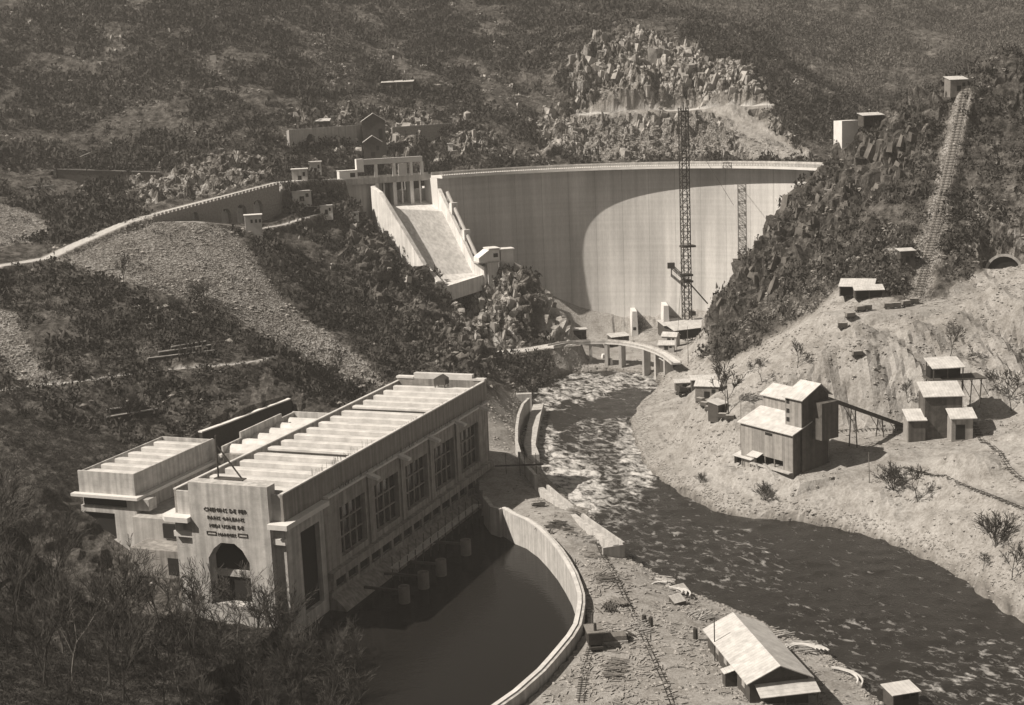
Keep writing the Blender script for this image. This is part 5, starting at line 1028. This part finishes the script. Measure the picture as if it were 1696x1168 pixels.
def person(px, py, label, rz=0, arm=.3):
    p = hit(px, py); t = thing('person', label, 'person', (p[0], p[1], p[2]), rz); me = bpy.data.meshes.new('body')
    V = [(0, 0, .95), (0, 0, 1.2), (0, 0, 1.42), (0, 0, 1.55), (0, .02, 1.68), (-.2, 0, 1.4), (-.3, .05, 1.15), (-.3, .2, .95), (.2, 0, 1.4), (.32, .02, 1.15), (.34, .12+arm*.3, .92), (-.1, 0, .9), (-.14, .05, .5), (-.15, -.05, .06), (-.15, .12, .03), (.1, 0, .9), (.15, -.02, .5), (.18, -.1, .06), (.18, .06, .03)]
    E_ = [(0, 1), (1, 2), (2, 3), (3, 4), (2, 5), (5, 6), (6, 7), (2, 8), (8, 9), (9, 10), (0, 11), (11, 12), (12, 13), (13, 14), (0, 15), (15, 16), (16, 17), (17, 18)]; Rr = [.15, .16, .15, .06, .12, .07, .055, .04, .07, .055, .04, .1, .07, .05, .045, .1, .07, .05, .045]
    me.from_pydata(V, E_, []); o = bpy.data.objects.new('body', me); COL.objects.link(o); o.parent = t; md = o.modifiers.new('skin', 'SKIN'); o.modifiers.new('sub', 'SUBSURF').levels = 1
    for i, r_ in enumerate(Rr): me.skin_vertices[0].data[i].radius = (r_, r_)
    me.skin_vertices[0].data[0].use_root = True; me.materials.append(mat('work_clothes', .06, .2, 3)); MB().tube((0, .02, 1.72), (0, .02, 1.84), .14, .1, 8).build('cap', IRON, t)
    return t
person(90, 424, 'distant walker standing on the pale road below the arched wall', .5)
person(1078, 1062, 'workman in dark clothes beside the light railway on the spit', 1.2)
person(1042, 1062, 'workman in dark clothes near the steam crane on the spit', -1)
# ---------------------------------------------------------------- left bank structures
def arched_wall(name, label, P0, P1, zt, zb, arches, th=1.6, mtl=None, cren=None, cat='wall'):
    rz, L = frame(P0, P1); t = thing(name, label, cat, (P0[0], P0[1], 0), rz); mtl = mtl or STONE; m = MB(); zt0, zt1 = zt; e = [0]
    Z = lambda x: zt0+(zt1-zt0)*x/L
    for c, r, s, f in arches: e += [c-r, c+r]
    e.append(L)
    for a, b in zip(e[::2], e[1::2]): m.prism([(a, 0), (b, 0), (b, th), (a, th)], zb, [Z(a), Z(b), Z(b), Z(a)])
    for c, r, s, f in arches:
        T = [(c-r, s)]+[(c-r*math.cos(math.pi*i/8), s+r*math.sin(math.pi*i/8)) for i in range(1, 8)]+[(c+r, s)]
        for (xa, za), (xb, zb_) in zip(T, T[1:]):
            n = len(m.v); m.v += [(xa, 0, za), (xb, 0, zb_), (xb, 0, Z(xb)), (xa, 0, Z(xa)), (xa, th, za), (xb, th, zb_), (xb, th, Z(xb)), (xa, th, Z(xa))]; m.f += [(n, n+1, n+2, n+3), (n+4, n+7, n+6, n+5), (n, n+4, n+5, n+1), (n+3, n+2, n+6, n+7)]
    m.build('wall', mtl, t)
    for c, r, s, f in arches: MB().box(c-r-.1, th-.1 if f is None else f, zb, c+r+.1, th+.3, s+r+.1).build('niche', DARK, t)
    if cren:
        m = MB(); x = .5
        while x < L-1: m.box(x, -.25, Z(x)+.003, x+cren*.6, .35, Z(x)+1.0); x += cren
        m.build('battlement', GREYC, t); tag(t.children[-1], kind='stuff')
    else: MB().prism([(0, -.2), (L, -.2), (L, th*.5), (0, th*.5)], [zt0+.003, zt1+.003, zt1+.003, zt0+.003], [zt0+.4, zt1+.4, zt1+.4, zt0+.4]).build('coping', GREYC, t)
    return t
zA, zB = WA[2], WB[2]; LL_ = np.linalg.norm((WB-WA)[:2]); ar = []
for px in (317, 365, 391, 419):
    tt = (px-252)/(462-252)*1.0; x = LL_*min(.98, tt*1.02); ar.append((x, 1.8 if px == 317 else 2.9, zA+(zB-zA)*tt-(7.2 if px > 330 else 4.2), None))
arched_wall('arched_retaining_wall', 'battlemented masonry retaining wall with round arches carrying the road on the left bank', WA, WB, (zA, zB), 50, ar, 2.4, STONE, 2.1)
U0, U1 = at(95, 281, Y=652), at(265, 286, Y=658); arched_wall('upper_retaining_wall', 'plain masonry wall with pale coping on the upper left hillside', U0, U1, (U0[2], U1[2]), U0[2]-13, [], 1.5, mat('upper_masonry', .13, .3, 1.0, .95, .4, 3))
U0, U1 = at(0, 281, Y=650), at(92, 281, Y=651); arched_wall('upper_retaining_wall', 'low dark wall continuing to the left edge beside the plain masonry wall', U0, U1, (U0[2]-.5, U1[2]-.5), U0[2]-6, [], 1.2, STONE)
U0, U1 = at(0, 318, Y=628), at(90, 309, Y=628); arched_wall('terrace_wall', 'low pale wall below the upper walls at the left edge', U0, U1, (U0[2]+.5, U1[2]+.5), U0[2]-4, [], 1.0, GREYC)
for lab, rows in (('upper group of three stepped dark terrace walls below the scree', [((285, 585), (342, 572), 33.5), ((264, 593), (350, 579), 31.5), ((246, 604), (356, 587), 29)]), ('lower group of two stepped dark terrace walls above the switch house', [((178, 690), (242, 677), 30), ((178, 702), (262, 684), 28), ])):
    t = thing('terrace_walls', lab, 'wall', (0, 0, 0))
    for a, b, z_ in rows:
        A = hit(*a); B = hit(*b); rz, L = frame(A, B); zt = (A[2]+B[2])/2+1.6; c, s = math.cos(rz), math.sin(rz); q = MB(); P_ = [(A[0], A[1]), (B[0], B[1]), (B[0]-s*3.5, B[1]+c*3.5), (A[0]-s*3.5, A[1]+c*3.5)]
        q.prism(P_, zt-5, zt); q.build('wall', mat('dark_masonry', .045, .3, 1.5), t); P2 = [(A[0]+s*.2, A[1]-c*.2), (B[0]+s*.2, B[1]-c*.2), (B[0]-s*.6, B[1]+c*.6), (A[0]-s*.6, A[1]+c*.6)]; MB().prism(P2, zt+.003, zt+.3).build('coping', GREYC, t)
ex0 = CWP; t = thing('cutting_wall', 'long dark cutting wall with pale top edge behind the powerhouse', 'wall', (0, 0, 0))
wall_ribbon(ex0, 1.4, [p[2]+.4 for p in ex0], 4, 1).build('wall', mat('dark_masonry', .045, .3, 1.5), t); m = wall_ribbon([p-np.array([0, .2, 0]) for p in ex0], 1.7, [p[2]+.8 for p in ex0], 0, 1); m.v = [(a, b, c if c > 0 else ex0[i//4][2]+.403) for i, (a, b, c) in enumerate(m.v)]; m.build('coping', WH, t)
th_ = hut('gate_tower', 'two-storey pale tower hut with small windows below the arched retaining wall', 'tower', 421, 386, 6.8, 5, 7.6, .2, 'flat', 0, mat('plaster', .50, .15, .6), WH, door=False)
for x in (-1.2, .6, 2.2): MB().box(x, -2.56, 4.6, x+.9, -2.503, 6).build('window', DARK, th_)
hut('site_hut', 'biggest left-bank hut with pale sloping roof at the right end of the arched wall', 'hut', 499, 332, 8.5, 6, 4.5, .25, 'shed', -.9, mat('plaster', .5), SHEET)
hut('site_hut', 'open lean-to between the two pale left-bank huts', 'shelter', 521, 350, 5.5, 4, 2.4, .1, 'shed', -.5, TIMBERD, open_front=True)
hut('site_hut', 'small white hut with flat roof on the left-bank ledge above the spur', 'hut', 541, 354, 5.6, 4.5, 4, .1, 'shed', -.4, WH, SHEET)
hut('site_hut', 'tiny pale hut at the foot of the gravity block left of the chute', 'hut', 588, 357, 3.4, 3, 1.6, .1, 'flat', 0, WH, SHEET)
hut('stone_store', 'square masonry store with pale top beside the road above the biggest hut', 'hut', 497, 298, 7, 5, 5, .1, 'flat', 0, GREYC, WH)
hut('stone_store', 'small pale cube building on rubble above the left end of the gate bridge', 'hut', 523, 285, 5.5, 5, 5, .1, 'flat', 0, mat('plaster', .5), WH)
t = hut('lookout_shelter', 'tilted white roof on a single post standing on the upper left wall', 'shelter', 143, 275, .3, .3, 4.2, 0, 'flat', 0, TIMBERD, door=False, Y=653); MB().sweep([(-2.2, 4.4), (2.6, 6.2), (2.6, 6.45), (-2.2, 4.65)], 'y', -1.6, 1.6).build('tilted_roof', WH, t)
# background above the dam, left
hut('hillside_hut', 'low hut with bright flat roof above the arched niche wall behind the gate bridge', 'hut', 533, 213, 9, 6, 4, 0, 'shed', 1.2, TIMBERD)
hut('tall_shed', 'tall dark timber shed with two stepped gable edges behind the gate bridge', 'shed', 621, 250, 12, 9, 15.5, .1, 'gabley', 4, TIMBERD, SHEET, over=.5)
hut('tall_shed', 'lower dark gabled shed standing before the tall shed behind the gate bridge', 'shed', 618, 258, 9, 6, 7, .1, 'gabley', 3.2, TIMBERD, SHEET, over=.5, Y=722)
hut('hillside_hut', 'long low dark building with bright roof edge high on the far hillside', 'building', 659, 148, 18, 7, 4.2, 0, 'shed', .9, TIMBERD)
hut('hillside_hut', 'small dark square building left of the long one high on the far hillside', 'building', 614, 147, 5.5, 5, 5.5, 0, 'flat', 0, TIMBERD, TIMBERD)
hut('hillside_hut', 'tiny white hut on the far bank above the left end of the dam crest', 'hut', 746, 247, 2.6, 2.4, 3, 0, 'flat', 0, WH, WH, door=False)
h0, h1 = hit(480, 243), hit(606, 237); zt = at(540, 214, Y=h0[1])[2]; Lh = np.linalg.norm((h1-h0)[:2]); arched_wall('niche_wall', 'long pale wall with one tall arched niche on the slope behind the gate bridge', h0, h1, (zt, zt), zt-12, [(Lh*.27, 3.2, zt-5.5, None)], 1.6, GREYC)
h0, h1 = hit(650, 222), hit(762, 214); zt = h0[2]+3.2; arched_wall('rear_road_wall', 'low dark wall along the bench right of the tall shed behind the dam', h0, h1, (zt, zt+.5), zt-8, [], 1.2, STONE)
t = MB().box(-3.4, -1.5, 0, 3.4, 1.5, 3).build('rock_crusher', TIMBERD); t.location = tuple(hit(575, 222)); tag(t, 'small dark square opening structure in the pale wall right of the arched niche', 'structure')
for px, py, hh, lab in ((347, 250, 10, 'thin pale mast on the rocky crest left of the gate bridge'), (566, 290, 38, 'tall thin ropeway pole left of the tall shed'), (200, 130, 14, 'thin bare pole high on the far left slope'), (1202, 680, 14, 'slim pole left of the sorting plant'), (1227, 745, 16, 'slim pole at the left corner of the sorting plant'), (1140, 600, 15, 'lamp pole on the road at the right end of the small bridge'), (1440, 800, 9, 'short pole on the bank right of the sorting plant'), (625, 640, 9, 'thin post on the slope behind the powerhouse'), (752, 640, 9, 'thin post near the far end of the powerhouse roof')):
    p = hit(px, py, 300); o = MB().tube((0, 0, -1), (random.uniform(-.3, .3), 0, hh), .16, .1, 5).build('pole', TIMBER if hh < 20 else TIMBERD); o.location = tuple(p); tag(o, lab, 'pole')
# ---------------------------------------------------------------- crest work gear
for a_, lab in ((33, 'dark pipe run lying on the dam crest near its right end'),):
    c, s = math.cos(R(a_)), math.sin(R(a_)); r_ = DR-2; tag(ringbox(r_-.4, r_+.6, 84.9+.45, 85.9, R(29), R(38), 12).build('crest_pipe', IRON), lab, 'pipe')
# ---------------------------------------------------------------- vegetation
BARK = mat('bark', .05, .4, 2, .95, .3); TWIG = mat('twigs', .06, .5, .15, .95, 0); PALEB = mat('pale_bark', .17, .3, 2, .95, .3)
def gen_tree(seed, H, spread=.42, depth=5, lean=.1, r0=None, bush=False, kids=(2, 3)):
    rr = random.Random(seed); T = MB(); C = MB(); r0 = r0 or H*.013
    def grow_(p, d, L, r, k):
        n = 3 if k == 0 else 2; q = p
        for i in range(n):
            d2 = (d+Vector((rr.gauss(0, .10), rr.gauss(0, .10), rr.gauss(.03, .05)))).normalized(); nx = q+d2*(L/n); r2 = r*(1-.26*(i+1)/n)
            (T if k <= 1 else C).tube(q, nx, max(r*(1-.26*i/n), .055), max(r2, .05), 6 if k == 0 else (4 if k < 3 else 3), cap=False); q = nx; d = d2
            if k < depth and (i > 0 or k > 0 or n == 1):
                for _ in range(rr.randint(*kids) if k < depth-1 else 3):
                    a = rr.uniform(0, 6.283); x = d.orthogonal().normalized(); y = d.cross(x); s = spread*rr.uniform(.7, 1.5); nd = (d+(x*math.cos(a)+y*math.sin(a))*s*1.4+Vector((0, 0, .12))).normalized()
                    if rr.random() < (.8 if k else .9): grow_(q, nd, L*rr.uniform(.5, .72), r2*rr.uniform(.45, .65), k+1)
    if bush:
        for i in range(7): grow_(Vector((rr.gauss(0, .3), rr.gauss(0, .3), 0)), Vector((rr.gauss(0, .45), rr.gauss(0, .45), 1)).normalized(), H*.5, r0*.6, 1)
    else: grow_(Vector((0, 0, -.5)), Vector((rr.gauss(0, lean), rr.gauss(0, lean), 1)).normalized(), H*.52, r0, 0)
    return T, C
def mktree(seed, H, label, loc, group, m1=BARK, m2=TWIG, **k):
    T, C = gen_tree(seed, H, **k); t = thing('bare_tree' if not k.get('bush') else 'bare_bush', label, 'tree' if not k.get('bush') else 'bush', loc, 0, group); T.build('trunk', m1, t); C.build('crown', m2, t); return t
lib = []; far_off = []
def plant(spec, group, protos, zsink=.3):
    for i, (px, py, s, lab) in enumerate(spec):
        p = hit(px, py, 120); k = protos[i % len(protos)]
        if k[0] is None: k[0] = mktree(*k[1:3], lab, (p[0], p[1], p[2]-zsink), group, **k[3]); k[0].scale = (s,)*3; k[0].rotation_euler = (0, 0, i*1.3)
        else: c = dup(k[0], (p[0], p[1], p[2]-zsink), i*1.7+.4, lab, s); c['group'] = group
PR = [[None, 3, 23, dict(depth=4, spread=.36)], [None, 8, 21, dict(depth=4, spread=.42)], [None, 14, 22, dict(depth=4, spread=.33)], [None, 21, 19, dict(depth=4, spread=.45, m1=PALEB)], [None, 33, 18, dict(depth=4, spread=.5)]]
rr = random.Random(5); sp_ = []
lab_ = lambda x, y: ('bare tree in the dark foreground wood ' + ('at the far left edge' if x < 70 else 'below the switch house' if x < 250 else 'before the link wing' if x < 330 else 'in front of the arched doorway' if x < 440 else 'before the powerhouse corner' if x < 540 else 'on the bank by the pool'))
k_ = 0
for gx in range(-10, 620, 34):
    for gy in range(0, 4):
        x = gx+rr.uniform(-14, 14); y = 1030+gy*50+rr.uniform(-18, 18) + (30 if x > 300 else 0) + (50 if x > 480 else 0) - max(0, 120-x)*.9
        if x > 540 and gy < 1: continue
        s = rr.uniform(.62, 1.05)*(1.12 if x < 110 else 1)*(.7 if gy == 3 else 1)*(.85 if x > 330 else 1); sp_.append((x, y, s, lab_(x, y)))
plant(sp_, 'bare trees of the dark foreground wood', PR)
RB = [[None, 41, 10, dict(depth=4, spread=.42, m1=BARK)], [None, 47, 9, dict(depth=4, spread=.6, m1=BARK)], [None, 52, 8, dict(depth=4, bush=True)]]
plant([(1206, 688, 1.75, 'tallest bare tree beside the last tub wagon left of the sorting plant'), (1262, 632, .95, 'bare tree on the spoil slope above the sorting plant roof'), (1480, 812, 1.0, 'left one of two bushy bare trees right of the sorting plant'), (1320, 608, .85, 'crooked bare tree highest on the left spoil slope'), (1520, 828, 1.15, 'right one of two bushy bare trees right of the sorting plant'), (1268, 828, .7, 'small dead tree on the bank below the sorting plant'),
       (1573, 590, 1.1, 'slender bare tree left of the trestle shelter'), (1676, 680, 1.5, 'tall bare tree at the right edge beside the crusher house'), (1650, 905, 1.1, 'bare bush clump on the right bank near the right edge'), (1676, 958, .9, 'thin bare tree nearest the water at the right edge'), (1628, 945, .5, 'small bare shrub by the water at the right edge'), (1160, 800, .45, 'lone dark shrub on the bank at the river bend'), (1504, 664, .7, 'small bare tree just above the conveyor end'), (1692, 620, .9, 'bare tree on the brush patch at the right edge')], 'bare trees on the pale right bank', RB)
LBt = [[None, 61, 10, dict(depth=4, spread=.4)], [None, 66, 8, dict(depth=4, bush=True)]]
plant([(40, 700, 1.0, 'bare tree on the slope below the path at the left edge'), (213, 700, 1.2, 'bare tree growing on the lower terrace walls'), (232, 702, .9, 'second bare tree on the lower terrace walls, right of the first'), (530, 640, 1.1, 'dark bare tree at the foot of the scree'), (205, 470, 1.0, 'bare tree in the middle of the scree'), (340, 500, 1.1, 'thin bare tree on the right part of the scree'), (420, 590, .7, 'short tree beside the path end'), (285, 520, .8, 'small bare tree at the lower edge of the scree'), (560, 620, .8, 'dark bush at the scree foot behind the powerhouse'), (932, 262, 1.1, 'bare tree behind the left half of the dam crest'), (600, 120, 1.4, 'lone tree above the small square building on the far hill')], 'bare trees on the left bank', LBt)
FT = [[None, 71, 7, dict(depth=3, bush=True)]]
plant([(1058, 552, 1.15, 'dark leafless shrub at the foot of the dam by the left tower'), (1100, 552, 1.0, 'dark leafless shrub at the foot of the dam by the right tower'), (1190, 478, 1.1, 'leafless shrub on the bluff edge against the sunlit dam')], 'leafless shrubs at the dam foot', FT)
# brushwood and stones: uncountable ground cover
area = (np.gradient(xs)[None]*np.gradient(ys)[:, None])
def scatter(mask, n, seed, dens=None):
    r_ = np.random.RandomState(seed); wv = (mask*area*(dens if dens is not None else 1)).ravel().astype(float); wv /= wv.sum(); i = r_.choice(len(wv), n, p=wv)
    jy, jx = np.unravel_index(i, GX.shape); dx = (r_.rand(n)-.5)*np.gradient(xs)[jx]; dy = (r_.rand(n)-.5)*np.gradient(ys)[jy]
    j2 = np.clip(jy+np.sign(dy).astype(int), 0, nY-1); i2 = np.clip(jx+np.sign(dx).astype(int), 0, nX-1); ax_ = np.abs(dx)/np.gradient(xs)[jx]; ay_ = np.abs(dy)/np.gradient(ys)[jy]
    G3 = np.stack([DX, DY, DZ], -1); P = G3[jy, jx]*(1-ax_)[:, None]*(1-ay_)[:, None]+G3[jy, i2]*ax_[:, None]*(1-ay_)[:, None]+G3[j2, jx]*(1-ax_)[:, None]*ay_[:, None]+G3[j2, i2]*(ax_*ay_)[:, None]
    return P, r_
inv = (PX > -60) & (PX < 1760) & (PY > -40) & (PY < 1230)
built = np.zeros(GX.shape, bool)
_lx = (GX-O_[0])*EX[0]+(GY-O_[1])*EX[1]; _ly = (GX-O_[0])*EY[0]+(GY-O_[1])*EY[1]; built |= (_lx > -84) & (_lx < 12) & (_ly > -3) & (_ly < 130)
dry = (_ed > 1) & ~_ein & ~_pin & ~built & ~CUTM & (pathm < .2)
def clumps(name, label, P, size, r_, nf, mats, cat, tuft=True):
    n = len(P); S = size[:, None]; V = np.empty((n, nf, 3, 3), np.float32)
    for k in range(nf):
        d = r_.normal(size=(n, 3)); d /= np.linalg.norm(d, axis=1)[:, None]; d[:, 2] = np.abs(d[:, 2]); c = d*S*(r_.rand(n, 1)**.5)*[1, 1, .95]+[0, 0, .1]
        a = r_.normal(size=(n, 3)); a /= np.linalg.norm(a, axis=1)[:, None]; b = np.cross(a, r_.normal(size=(n, 3))); b /= np.linalg.norm(b, axis=1)[:, None]+1e-6; ls = S*r_.uniform(.12, .34, (n, 1))
        a = a*[.8, .8, 1.3]; V[:, k, 0] = P+c+a*ls; V[:, k, 1] = P+c-a*ls*.5+b*ls*.5; V[:, k, 2] = P+c-a*ls*.5-b*ls*.5
    o = npmesh(name, V.reshape(-1, 3), np.arange(n*nf*3).reshape(-1, 3), mats); tag(o, label, cat, kind='stuff'); return o
dn = np.clip((fbm(GX/22, GY/22, oct=4)-.36)*6, .05, 1)*np.where(bluff & (GX > 0), .3, 1)
P, r_ = scatter(veg & inv & dry & (GY < 1050) & (GY > 420), 34000, 3, dn)
clumps('brushwood', 'dark winter brushwood covering the valley sides', P, (.8+3.6*r_.rand(len(P))**3.2)*(.7+P[:, 1]/1100), r_, 32, mat('brush', .05, .55, .05, .95, 0), 'brush')
P, r_ = scatter(veg & inv & dry & (GY < 1050) & (GY > 420), 12000, 4, (np.clip((fbm(GX/15+9, GY/15, oct=4)-.45)*8, 0, 1)+.02)*np.where(bluff & (GX > 0), .3, 1))
clumps('pale_brushwood', 'paler dry grass and scrub between the dark brushwood', P, r_.uniform(.6, 1.6, len(P))*(.7+P[:, 1]/1300), r_, 20, mat('dry_scrub', .17, .4, .06, .95, 0), 'brush')
P, r_ = scatter(inv & (GY >= 1050) & (GY < 1450), 8000, 33, np.clip((fbm(GX/35, GY/35, oct=4)-.38)*6, .06, 1)); clumps('far_wood', 'distant hazy wood on the hillside beyond the dam', P, r_.uniform(2.5, 5.5, len(P)), r_, 22, mat('far_brush', .10, .5, .02, .95, 0), 'wood')
P, r_ = scatter(inv & dry & (GY < 420) & (GY > 110) & (GX < 5) & ~gravel, 22000, 5)
clumps('undergrowth', 'dark leafless undergrowth beneath the foreground trees', P, r_.uniform(.3, .9, len(P)), r_, 14, mat('undergrowth', .04, .6, .2, .95, 0), 'brush')
bl = rubble | (scree & (fbm(GX/9, GY/9, oct=3) > .54)); P, r_ = scatter(bl & inv & dry, 3200, 6); clumps('low_scrub', 'sparse low scrub on scree and rubble', P, r_.uniform(.5, 1.4, len(P)), r_, 12, mat('brush', .06), 'brush')
P, r_ = scatter(gravel & inv & dry & (GX > 30) & (GY < 640), 500, 16, np.clip((fbm(GX/12+4, GY/12, oct=3)-.55)*10, 0, 1)+.004); clumps('bank_weeds', 'scattered weeds on the pale right bank', P, r_.uniform(.3, .9, len(P)), r_, 12, mat('brush', .06), 'brush')
def stones(name, label, P, size, r_, m, flat_=.65):
    n = len(P); th_ = np.arange(5)*2*np.pi/5; V = np.empty((n, 11, 3), np.float32); ph = r_.rand(n, 1)*6.28
    for lv, (zz, rq) in enumerate(((-.5, .8), (.3, .85))):
        q = rq*size[:, None]*r_.uniform(.65, 1.25, (n, 5)); V[:, lv*5:lv*5+5, 0] = P[:, :1]+q*np.cos(th_+ph+zz); V[:, lv*5:lv*5+5, 1] = P[:, 1:2]+q*np.sin(th_+ph+zz); V[:, lv*5:lv*5+5, 2] = P[:, 2:3]+zz*size[:, None]*flat_+r_.uniform(-.15, .15, (n, 5))*size[:, None]
    V[:, 10] = P+np.stack([r_.uniform(-.2, .2, n)*size, r_.uniform(-.2, .2, n)*size, flat_*size*r_.uniform(.6, 1, n)], -1)
    f = []; 
    for i in range(5): a, b, c, d = i, (i+1) % 5, 5+(i+1) % 5, 5+i; f += [(a, b, c), (a, c, d), (d, c, 10)]
    Fc = (np.array(f)[None]+(np.arange(n)*11)[:, None, None]).reshape(-1, 3); o = npmesh(name, V.reshape(-1, 3), Fc, m); tag(o, label, 'stones', kind='stuff')
STN = mat('stone', .30, .45, .9, .95, .2); STN2 = mat('grey_rock', .24, .5, .25, .95, .3, 2)
P, r_ = scatter(scree & inv & dry, 20000, 8); stones('scree_stones', 'loose broken stones of the scree slopes', P, r_.uniform(.12, .5, len(P))*np.where(r_.rand(len(P)) < .05, 2.4, 1), r_, STN)
P, r_ = scatter(((_sd > -.5) & (_sd < 5)) & inv & (GY < 620), 5200, 9); stones('bank_stones', 'boulders and rubble along the river edge', P, r_.uniform(.15, .55, len(P)), r_, STN)
P, r_ = scatter(gravel & inv & dry & (GY < 620), 16000, 10, np.clip((fbm(GX/9, GY/9, oct=3)-.42)*8, .02, 1)); stones('gravel_stones', 'scattered stones on the pale spoil and spit', P, .1+.75*r_.rand(len(P))**4, r_, STN)
P, r_ = scatter((rock | rubble) & inv & dry, 2600, 11); stones('rock_debris', 'angular blocks on the cliffs and rocky bluffs', P, r_.uniform(.3, 1.3, len(P)), r_, STN2, .9)
P, r_ = scatter(veg & inv & dry & (GY > 430) & (GY < 1000), 2200, 12, np.clip((fbm(GX/18+40, GY/18, oct=4)-.5)*9, 0, 1)+.004); stones('outcrop_rocks', 'pale rock outcrops among the brush', P, r_.uniform(.4, 1.7, len(P)), r_, STN2, .9)
def slabs(name, label, P, L, r_, m, tilt=(.25, -.35), sink=.62):
    """angular blocks that share one bedding direction, half sunk in the slope"""
    n = len(P); a = .5+r_.normal(size=n)*.35; tx = tilt[0]+r_.normal(size=n)*.22; ty = tilt[1]+r_.normal(size=n)*.22
    u = np.stack([np.cos(a), np.sin(a), -tx], -1); w_ = np.stack([tx*np.cos(a)+.1*ty, tx*np.sin(a)+ty, np.ones(n)], -1); u /= np.linalg.norm(u, axis=1)[:, None]; w_ /= np.linalg.norm(w_, axis=1)[:, None]; v = np.cross(w_, u)
    S = L[:, None]*np.stack([r_.uniform(.35, .9, n), r_.uniform(.3, .75, n), r_.uniform(.6, 1.5, n)], -1); c = P-np.stack([0*L, 0*L, L*sink], -1); V = []
    for k in (-1, 1):
        for i_, j_ in ((-1, -1), (1, -1), (1, 1), (-1, 1)):
            q = r_.uniform(.55, 1, (n, 3)) if k > 0 else np.ones((n, 3)); V.append(c+u*S[:, :1]*i_*q[:, :1]+v*S[:, 1:2]*j_*q[:, 1:2]+w_*S[:, 2:]*k*q[:, 2:])
    V = np.stack(V, 1).reshape(-1, 3); f = np.array([(4, 5, 6), (4, 6, 7), (0, 1, 5), (0, 5, 4), (1, 2, 6), (1, 6, 5), (2, 3, 7), (2, 7, 6), (3, 0, 4), (3, 4, 7)])
    o = npmesh(name, V, (f[None]+(np.arange(n)*8)[:, None, None]).reshape(-1, 3), m); tag(o, label, 'rock', kind='stuff')
RKA = mat('cliff_rock', .33, .5, .18, .95, .5, 1.2); RKB = mat('dark_cliff_rock', .13, .6, .18, .95, .5, 1.2)
P, r_ = scatter(rock & inv & dry & (slope > .35), 700, 44, np.clip((fbm(GX/10+8, GY/10, oct=3)-.4)*8, .05, 1)); slabs('cliff_slabs', 'pale angular rock slabs standing out of the quarried cliffs', P, r_.uniform(.8, 3.4, len(P))*(.6+P[:, 1]/1400), r_, RKA)
P, r_ = scatter(bluff & inv & dry & (slope > .35), 1100, 45, np.clip((fbm(GX/12+8, GY/12, oct=3)-.36)*8, .1, 1)); slabs('bluff_slabs', 'dark angular rock slabs and ledges of the bluffs beside the dam', P, r_.uniform(.7, 3.0, len(P)), r_, RKB)
P, r_ = scatter((veg | rubble) & inv & dry & (GY > 600) & (GY < 1000), 700, 46, np.clip((fbm(GX/30+3, GY/18, oct=4)-.52)*9, 0, 1)+.01); slabs('hillside_outcrops', 'rock outcrops showing through the brush of the far hillside', P, r_.uniform(.9, 3.0, len(P)), r_, RKA)
# scrap on the spit
P, r_ = scatter(gravel & (GX > -4) & (GX < 75) & (GY > 255) & (GY < 345) & (_ed > 3) & (_pe > 4), 1700, 13, np.clip((fbm(GX/5, GY/5, oct=3)-.45)*8, .03, 1)); n = len(P); a = r_.rand(n)*3.14; l = r_.uniform(.25, 1.2, n)[:, None]; u = np.stack([np.cos(a), np.sin(a), r_.uniform(-.05, .15, n)], -1); v = np.stack([-np.sin(a), np.cos(a), 0*a], -1)*.11; w_ = np.array([0, 0, .14]); P = P+[0, 0, .1]
V = np.stack([P-u*l-v, P+u*l-v, P+u*l+v, P-u*l+v, P-u*l-v+w_, P+u*l-v+w_, P+u*l+v+w_, P-u*l+v+w_], 1).reshape(-1, 3); f = np.array([(4, 5, 6, 7), (0, 1, 5, 4), (1, 2, 6, 5), (2, 3, 7, 6), (3, 0, 4, 7)]); o = npmesh('scrap_timber', V, (f[None]+(np.arange(n)*8)[:, None, None]).reshape(-1, 4), mat('scrap_wood', .30, .5, .5)); tag(o, 'litter of broken boards strewn over the river spit', 'scrap timber', kind='stuff')
# ---------------------------------------------------------------- haze
HZD = 0.00015
hb = MB().box(-1200, -120, -12, 1200, 2300, 480).build('haze', bpy.data.materials.new('haze')); hm = hb.data.materials[0]; hm.use_nodes = True; t = hm.node_tree; t.nodes.clear(); pv = t.nodes.new('ShaderNodeVolumePrincipled'); pv.inputs['Density'].default_value = HZD; pv.inputs['Color'].default_value = (.95, .92, .88, 1); pv.inputs['Anisotropy'].default_value = .2
oo = t.nodes.new('ShaderNodeOutputMaterial'); t.links.new(pv.outputs[0], oo.inputs['Volume']); tag(hb, 'thin warm haze filling the whole valley', 'haze', kind='stuff')
print('scene built')
